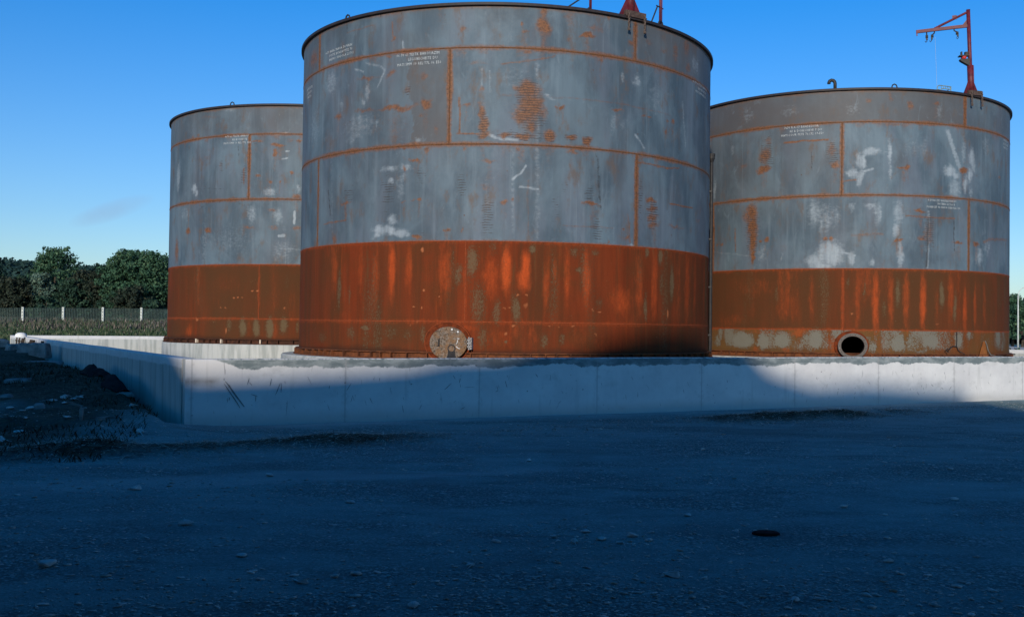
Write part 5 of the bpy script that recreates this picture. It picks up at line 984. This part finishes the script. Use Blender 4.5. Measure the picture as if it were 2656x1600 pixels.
def tree(px, Y, top, wpx, mat, label, seed, base=None, bushy=False, group='trees and bushes behind the fence', ls=.135, nclump=30, cat='tree', name='tree'):
    """px: image column it stands on, top: height (m), wpx: crown width (m)"""
    rnd = random.Random(seed); x = (px-1460.7)/2651.7*Y; z = hz(x, Y) if base is None else base
    root = empty(name, (x, Y, z), label, cat, group); H = top; W = wpx/2; cl = []
    for k in range(nclump):
        t = rnd.random()**.85; zc = (.06 if bushy else .22)*H+t*H*(.86 if bushy else .70); prof = math.sin(PI*min(.12+.80*(zc/H),.97))**.7
        a = rnd.uniform(0,2*PI); rr = W*prof*math.sqrt(rnd.random())*.86; cr = rnd.uniform(.13,.26)*W+.12*H*.35
        zc = min(zc, H-cr*.8); cl.append((x+rr*math.cos(a), Y+rr*math.sin(a)*.8, z+zc, cr))
    cl.append((x+rnd.uniform(-.2,.2)*W, Y, z+H-.13*H, .13*H))
    for k in range(nclump):      # sprigs that break the outline
        a = rnd.uniform(0,2*PI); zc = H*rnd.uniform(.25,.97); rr = W*math.sin(PI*min(.12+.8*zc/H,.97))**.7*rnd.uniform(.85,1.12)
        cl.append((x+rr*math.cos(a), Y+rr*math.sin(a)*.8, z+zc, rnd.uniform(.05,.11)*W+.16))
    V, F, A = leaf_cloud(np.array(cl), 150 if ls > .12 else 260, ls, seed); me = np_mesh('crown', V-np.array([x,Y,z]), F); fattr(me,'leaf',A); me.materials.append(mat)
    o = bpy.data.objects.new('crown', me); COL.objects.link(o); o.parent = root
    m = MB(); tw = .022*H+.05; m.tube([(0,0,-.2),(.02*H,0,.25*H),(-.01*H,0,.55*H),(.01*H,0,.85*H)],[tw,tw*.8,tw*.5,tw*.12],8)
    for k in range(7):
        c = cl[rnd.randrange(nclump)]; h0 = H*rnd.uniform(.15,.5); e = (c[0]-x, c[1]-Y, max(c[2]-z, h0+.2)); m.tube([(0,0,h0),(e[0]*.5,e[1]*.5,h0+(e[2]-h0)*.62),e],[tw*.5,tw*.32,tw*.1],6)
    m.v = [(a+x,b+Y,c+z) for a,b,c in m.v]; m.build('trunk', M_BARK, root); return root
tree(143,106,8.0,4.6,F_MID,'tallest rounded green tree, standing above the hill line on the left',1,nclump=70)
tree(105,103,5.2,2.6,F_PALE,'pale grey-green tree with a leaning crown in front of the tallest tree',2,nclump=24)
tree(362,98,7.1,7.4,F_MID,'broad green tree beside the left-hand tank with a ragged top',3,bushy=True,nclump=110)
tree(418,100,5.9,2.2,F_PALE,'slim pale tree squeezed between the broad tree and the left-hand tank',4,nclump=22)
tree(240,101,5.3,5.6,F_BROWN,'wide brownish tree in the middle behind the fence',5,bushy=True,nclump=80)
tree(188,99,4.2,3.6,F_DARK,'dark bushy tree left of the wide brownish tree',6,bushy=True,nclump=44)
tree(18,102,4.6,5.0,F_BROWN,'brown-green bush at the left edge of the photo',7,bushy=True,nclump=64)
tree(62,104,4.9,3.2,F_DARK,'dark green tree between the left edge bush and the pale tree',8,nclump=30)
tree(298,97,3.2,2.8,F_DARK,'low dark bush left of the broad green tree',9,bushy=True,nclump=26)
tree(340,94,3.4,3.2,F_BROWN,'olive bush in front of the broad green tree',10,bushy=True,nclump=30)
tree(268,112,6.6,3.4,F_DARK,'dark tree on the slope right of the tallest tree',11,nclump=30)
tree(-20,108,6.2,4.6,F_DARK,'dark tree mostly outside the left edge of the photo',12,nclump=30)
tree(400,92,2.2,2.4,F_DARK,'low dark shrub at the foot of the broad tree by the tank',13,bushy=True,nclump=20)
tree(120,95,2.4,3.0,F_DARK,'low shadowed shrub under the pale grey-green tree',14,bushy=True,nclump=22)
# right edge
tree(2626,118,6.3,2.4,F_MID,'taller green tree just right of the right-hand tank',15,nclump=26,group='trees at the right edge')
tree(2652,112,5.0,3.6,F_MID,'green tree behind the lamp post at the right edge',16,nclump=34,group='trees at the right edge')
tree(2600,116,5.0,4.0,F_DARK,'dark tree hidden behind the right-hand tank',17,nclump=26,group='trees at the right edge')
tree(2690,116,5.4,4.0,F_DARK,'dark tree at the very edge of the photo on the right',18,nclump=26,group='trees at the right edge')
tree(2644,70,.80,2.6,F_DARK,'low dark round bush at the foot of the lamp post',19,base=-.25,bushy=True,nclump=26,ls=.08,group='trees at the right edge',cat='bush',name='bush')

# lamp post
Y = 86; x = (2641-1460.7)/2651.7*Y; z = hz(x, Y); lp = empty('street_lamp', (x,Y,z), 'slim pale lamp post with curved arm at the right edge', 'street lamp')
m = MB(); m.tube([(x,Y,z),(x,Y,z+2.2),(x,Y,z+4.35)],[.075,.06,.045],10); m.build('pole', M_POST, lp, True)
m = MB(); m.tube([(x+.62*(1-math.cos(t)),Y,z+4.35+.62*math.sin(t)*1.1) for t in np.linspace(0,PI/2,9)]+[(x+.9,Y,z+5.03)],.035,8); m.build('arm', M_POST, lp, True)
m = MB(); m.box((x+1.1,Y,z+5.0),(.5,.2,.1),None,.03); m.build('lamp_head', M_POST, lp)

# ---------------------------------------------------------------- wooded hill
def hillz(x, y):
    r = 10.8*np.exp(-((x+150)/95)**2)*sst(150,270,y)+2*fbm(x*.02,y*.02,90,3)*sst(150,260,y)
    return r+6*sst(200,300,y)*np.exp(-((x-150)/120)**2)+.9*sst(110,150,y)
hx = np.linspace(-420,330,120); hy = np.linspace(132,420,50); A, B = np.meshgrid(hx, hy); Z = hillz(A,B)+1.2; nx = len(hx)
ii, jj = np.meshgrid(np.arange(nx-1), np.arange(len(hy)-1)); ii = ii.ravel(); jj = jj.ravel()
hm = np_mesh('hillside', np.stack([A.ravel(),B.ravel(),Z.ravel()],1), np.stack([jj*nx+ii,jj*nx+ii+1,(jj+1)*nx+ii+1,(jj+1)*nx+ii],1), True)
ho = link('hillside', hm, simple('hill scrub', (.018,.030,.018), (.035,.05,.028), .2, .95, .05)); ho['kind'] = 'structure'
cl = []; rw = random.Random(77)
for k in range(1500):
    y = rw.uniform(150,300); x = rw.uniform(-.62,-.36)*y if k % 5 else rw.uniform(.42,.50)*y
    r = rw.uniform(1.1,2.7); cl.append((x, y, float(hillz(np.array([x]),np.array([y]))[0])+1.2+r*rw.uniform(.5,1.1), r))
V, F, A = leaf_cloud(np.array(cl), 9, .62, 78); wm = np_mesh('wood', V, F); fattr(wm,'leaf',A)
wo = link('wood', wm, foliage('far wood leaves', (.009,.028,.027), (.018,.044,.040), (.032,.064,.054))); wo['kind'] = 'stuff'

# ---------------------------------------------------------------- added shed, unseen behind the camera: roof line shaped to throw the big shadow
prof = [(-25,0),(-25,12.4),(-19.6,12.2),(-16.7,11.2),(-12.3,9.5),(-10.5,8.4),(-9.4,7.45),(-8.6,6.70),(-7.6,6.92),(-6.6,7.16),(-5.7,7.40),(-5.1,7.65),(-4.2,7.85),(-3.3,8.35),(-2.8,8.80),(-2.3,9.08),(-1.5,9.45),(-.9,9.68),(-.4,9.85),(.0,9.6),(.5,8.8),(.9,8.45),(1.9,8.32),(3.3,8.6),(5.9,8.82),(5.9,0)]
shed = empty('shadow_building', (-7,-3,0), 'unseen dark building added behind the camera, uneven roof line shaped to cast the shadow', 'building')
M_SHED = simple('dark sheet cladding', (.030,.032,.036), (.05,.052,.056), 1.2, .8, .2)
m = MB(); n = len(prof); vs = [(x,-3.0,z-.15 if z == 0 else z) for x,z in prof]+[(x,-17.0,z-.15 if z == 0 else z-.8) for x,z in prof]
m.add(vs, [tuple(range(n)), tuple(range(2*n-1,n-1,-1))]+[(i,i+n,(i+1)%n+n,(i+1)%n) for i in range(n)]); m.build('cladding', M_SHED, shed)
m = MB(); m.box((-6.5,.65,4.1),(24.4,7.2,.22)); m.build('sky_block_canopy', M_SHED, shed)  # overhead slab and posts added out of view to keep sky off the near ground
for x in (-18.2, 5.3):
    m = MB(); m.box((x,3.6,2.0),(.2,.2,4.0)); m.build('sky_block_post', M_SHED, shed)
for x in (-14,-8,-2.0,3.0):
    m = MB(); m.box((x,-2.97,1.7),(3.2,.08,3.4)); m.build('loading_door', M_GREYBOX, shed)

# ---------------------------------------------------------------- camera, sun, sky
cam_d = bpy.data.cameras.new('camera'); cam = bpy.data.objects.new('camera', cam_d); COL.objects.link(cam); scene.camera = cam
cam_d.sensor_fit = 'HORIZONTAL'; cam_d.sensor_width = 36; cam_d.lens = 2651.74/2656*36; cam_d.shift_x = -(1460.7-1328)/2656; cam_d.clip_end = 5000; cam_d.clip_start = .05
rt_ = Vector((.999920861,-.000255044,.012578049)); fw = Vector((0,.999794,.0202728)); up_ = rt_.cross(fw)
cam.matrix_world = Matrix(((rt_.x,up_.x,-fw.x,0),(rt_.y,up_.y,-fw.y,0),(rt_.z,up_.z,-fw.z,EYE),(0,0,0,1)))

SUN_AZ, SUN_EL = 8.0, 17.0           # degrees to the left of straight behind the camera, and height
sd_ = Vector((-math.sin(R_(SUN_AZ))*math.cos(R_(SUN_EL)), -math.cos(R_(SUN_AZ))*math.cos(R_(SUN_EL)), math.sin(R_(SUN_EL))))
sl = bpy.data.lights.new('sun', 'SUN'); sl.energy = SUN_E; sl.angle = R_(1.3); sl.color = (1,.90,.76)
so = bpy.data.objects.new('sun', sl); COL.objects.link(so); so.rotation_euler = sd_.to_track_quat('Z','Y').to_euler(); so.location = (0,-20,20)
w = bpy.data.worlds.new('World'); scene.world = w; w.use_nodes = True; t = w.node_tree; bg = t.nodes['Background']
sky = t.nodes.new('ShaderNodeTexSky'); sky.sky_type = 'NISHITA'; sky.sun_disc = False; sky.sun_elevation = R_(SUN_EL)
sky.sun_rotation = math.atan2(sd_.x, sd_.y); sky.altitude = 100; sky.air_density = 1.0; sky.dust_density = .6; sky.ozone_density = 2.5
tc = t.nodes.new('ShaderNodeTexCoord'); sp = t.nodes.new('ShaderNodeSeparateXYZ'); t.links.new(tc.outputs['Generated'], sp.inputs[0])
ramp = t.nodes.new('ShaderNodeValToRGB'); t.links.new(sp.outputs[2], ramp.inputs[0]); cr = ramp.color_ramp
for k, (p_, c_) in enumerate(SKY_TINT):
    e = cr.elements[k] if k < 2 else cr.elements.new(p_)
    e.position = p_; e.color = (*c_, 1)
mul = t.nodes.new('ShaderNodeMix'); mul.data_type = 'RGBA'; mul.blend_type = 'MULTIPLY'; mul.inputs[0].default_value = 1
t.links.new(sky.outputs[0], mul.inputs[6]); t.links.new(ramp.outputs[0], mul.inputs[7])
# one faint wisp of cloud low on the left
cdir = Vector(((285-1460.7)/2651.7, 1, (838-545)/2651.7)).normalized(); cx_ = Vector((0,0,1)).cross(cdir).normalized()*-1; cz_ = cdir.cross(cx_)*-1
def vdot(vec):
    n = t.nodes.new('ShaderNodeVectorMath'); n.operation = 'DOT_PRODUCT'; t.links.new(tc.outputs['Generated'], n.inputs[0]); n.inputs[1].default_value = vec; return n.outputs['Value']
def wm_(op, a, b):
    n = t.nodes.new('ShaderNodeMath'); n.operation = op
    for k, q in enumerate((a, b)):
        if isinstance(q, (int, float)): n.inputs[k].default_value = q
        elif q is not None: t.links.new(q, n.inputs[k])
    return n.outputs[0]
a_ = vdot(cx_); b_ = vdot(cz_)
b2 = wm_('SUBTRACT', b_, wm_('MULTIPLY', a_, .38)); dd = wm_('ADD', wm_('POWER', wm_('DIVIDE', a_, .036), 2), wm_('POWER', wm_('DIVIDE', b2, .010), 2))
nz_ = t.nodes.new('ShaderNodeTexNoise'); nz_.inputs['Scale'].default_value = 38; nz_.inputs['Detail'].default_value = 5; t.links.new(tc.outputs['Generated'], nz_.inputs['Vector'])
mk = wm_('MULTIPLY', wm_('MAXIMUM', wm_('SUBTRACT', 1.0, dd), 0.0), wm_('MULTIPLY', nz_.outputs[0], CLOUD))
cm_ = t.nodes.new('ShaderNodeMix'); cm_.data_type = 'RGBA'; t.links.new(mk, cm_.inputs[0]); t.links.new(mul.outputs[2], cm_.inputs[6]); cm_.inputs[7].default_value = CLOUD_C
t.links.new(cm_.outputs[2], bg.inputs[0]); bg.inputs[1].default_value = SKY_S
scene.view_settings.view_transform = 'Standard'; scene.view_settings.look = 'None'; scene.view_settings.exposure = 0; scene.view_settings.gamma = 1
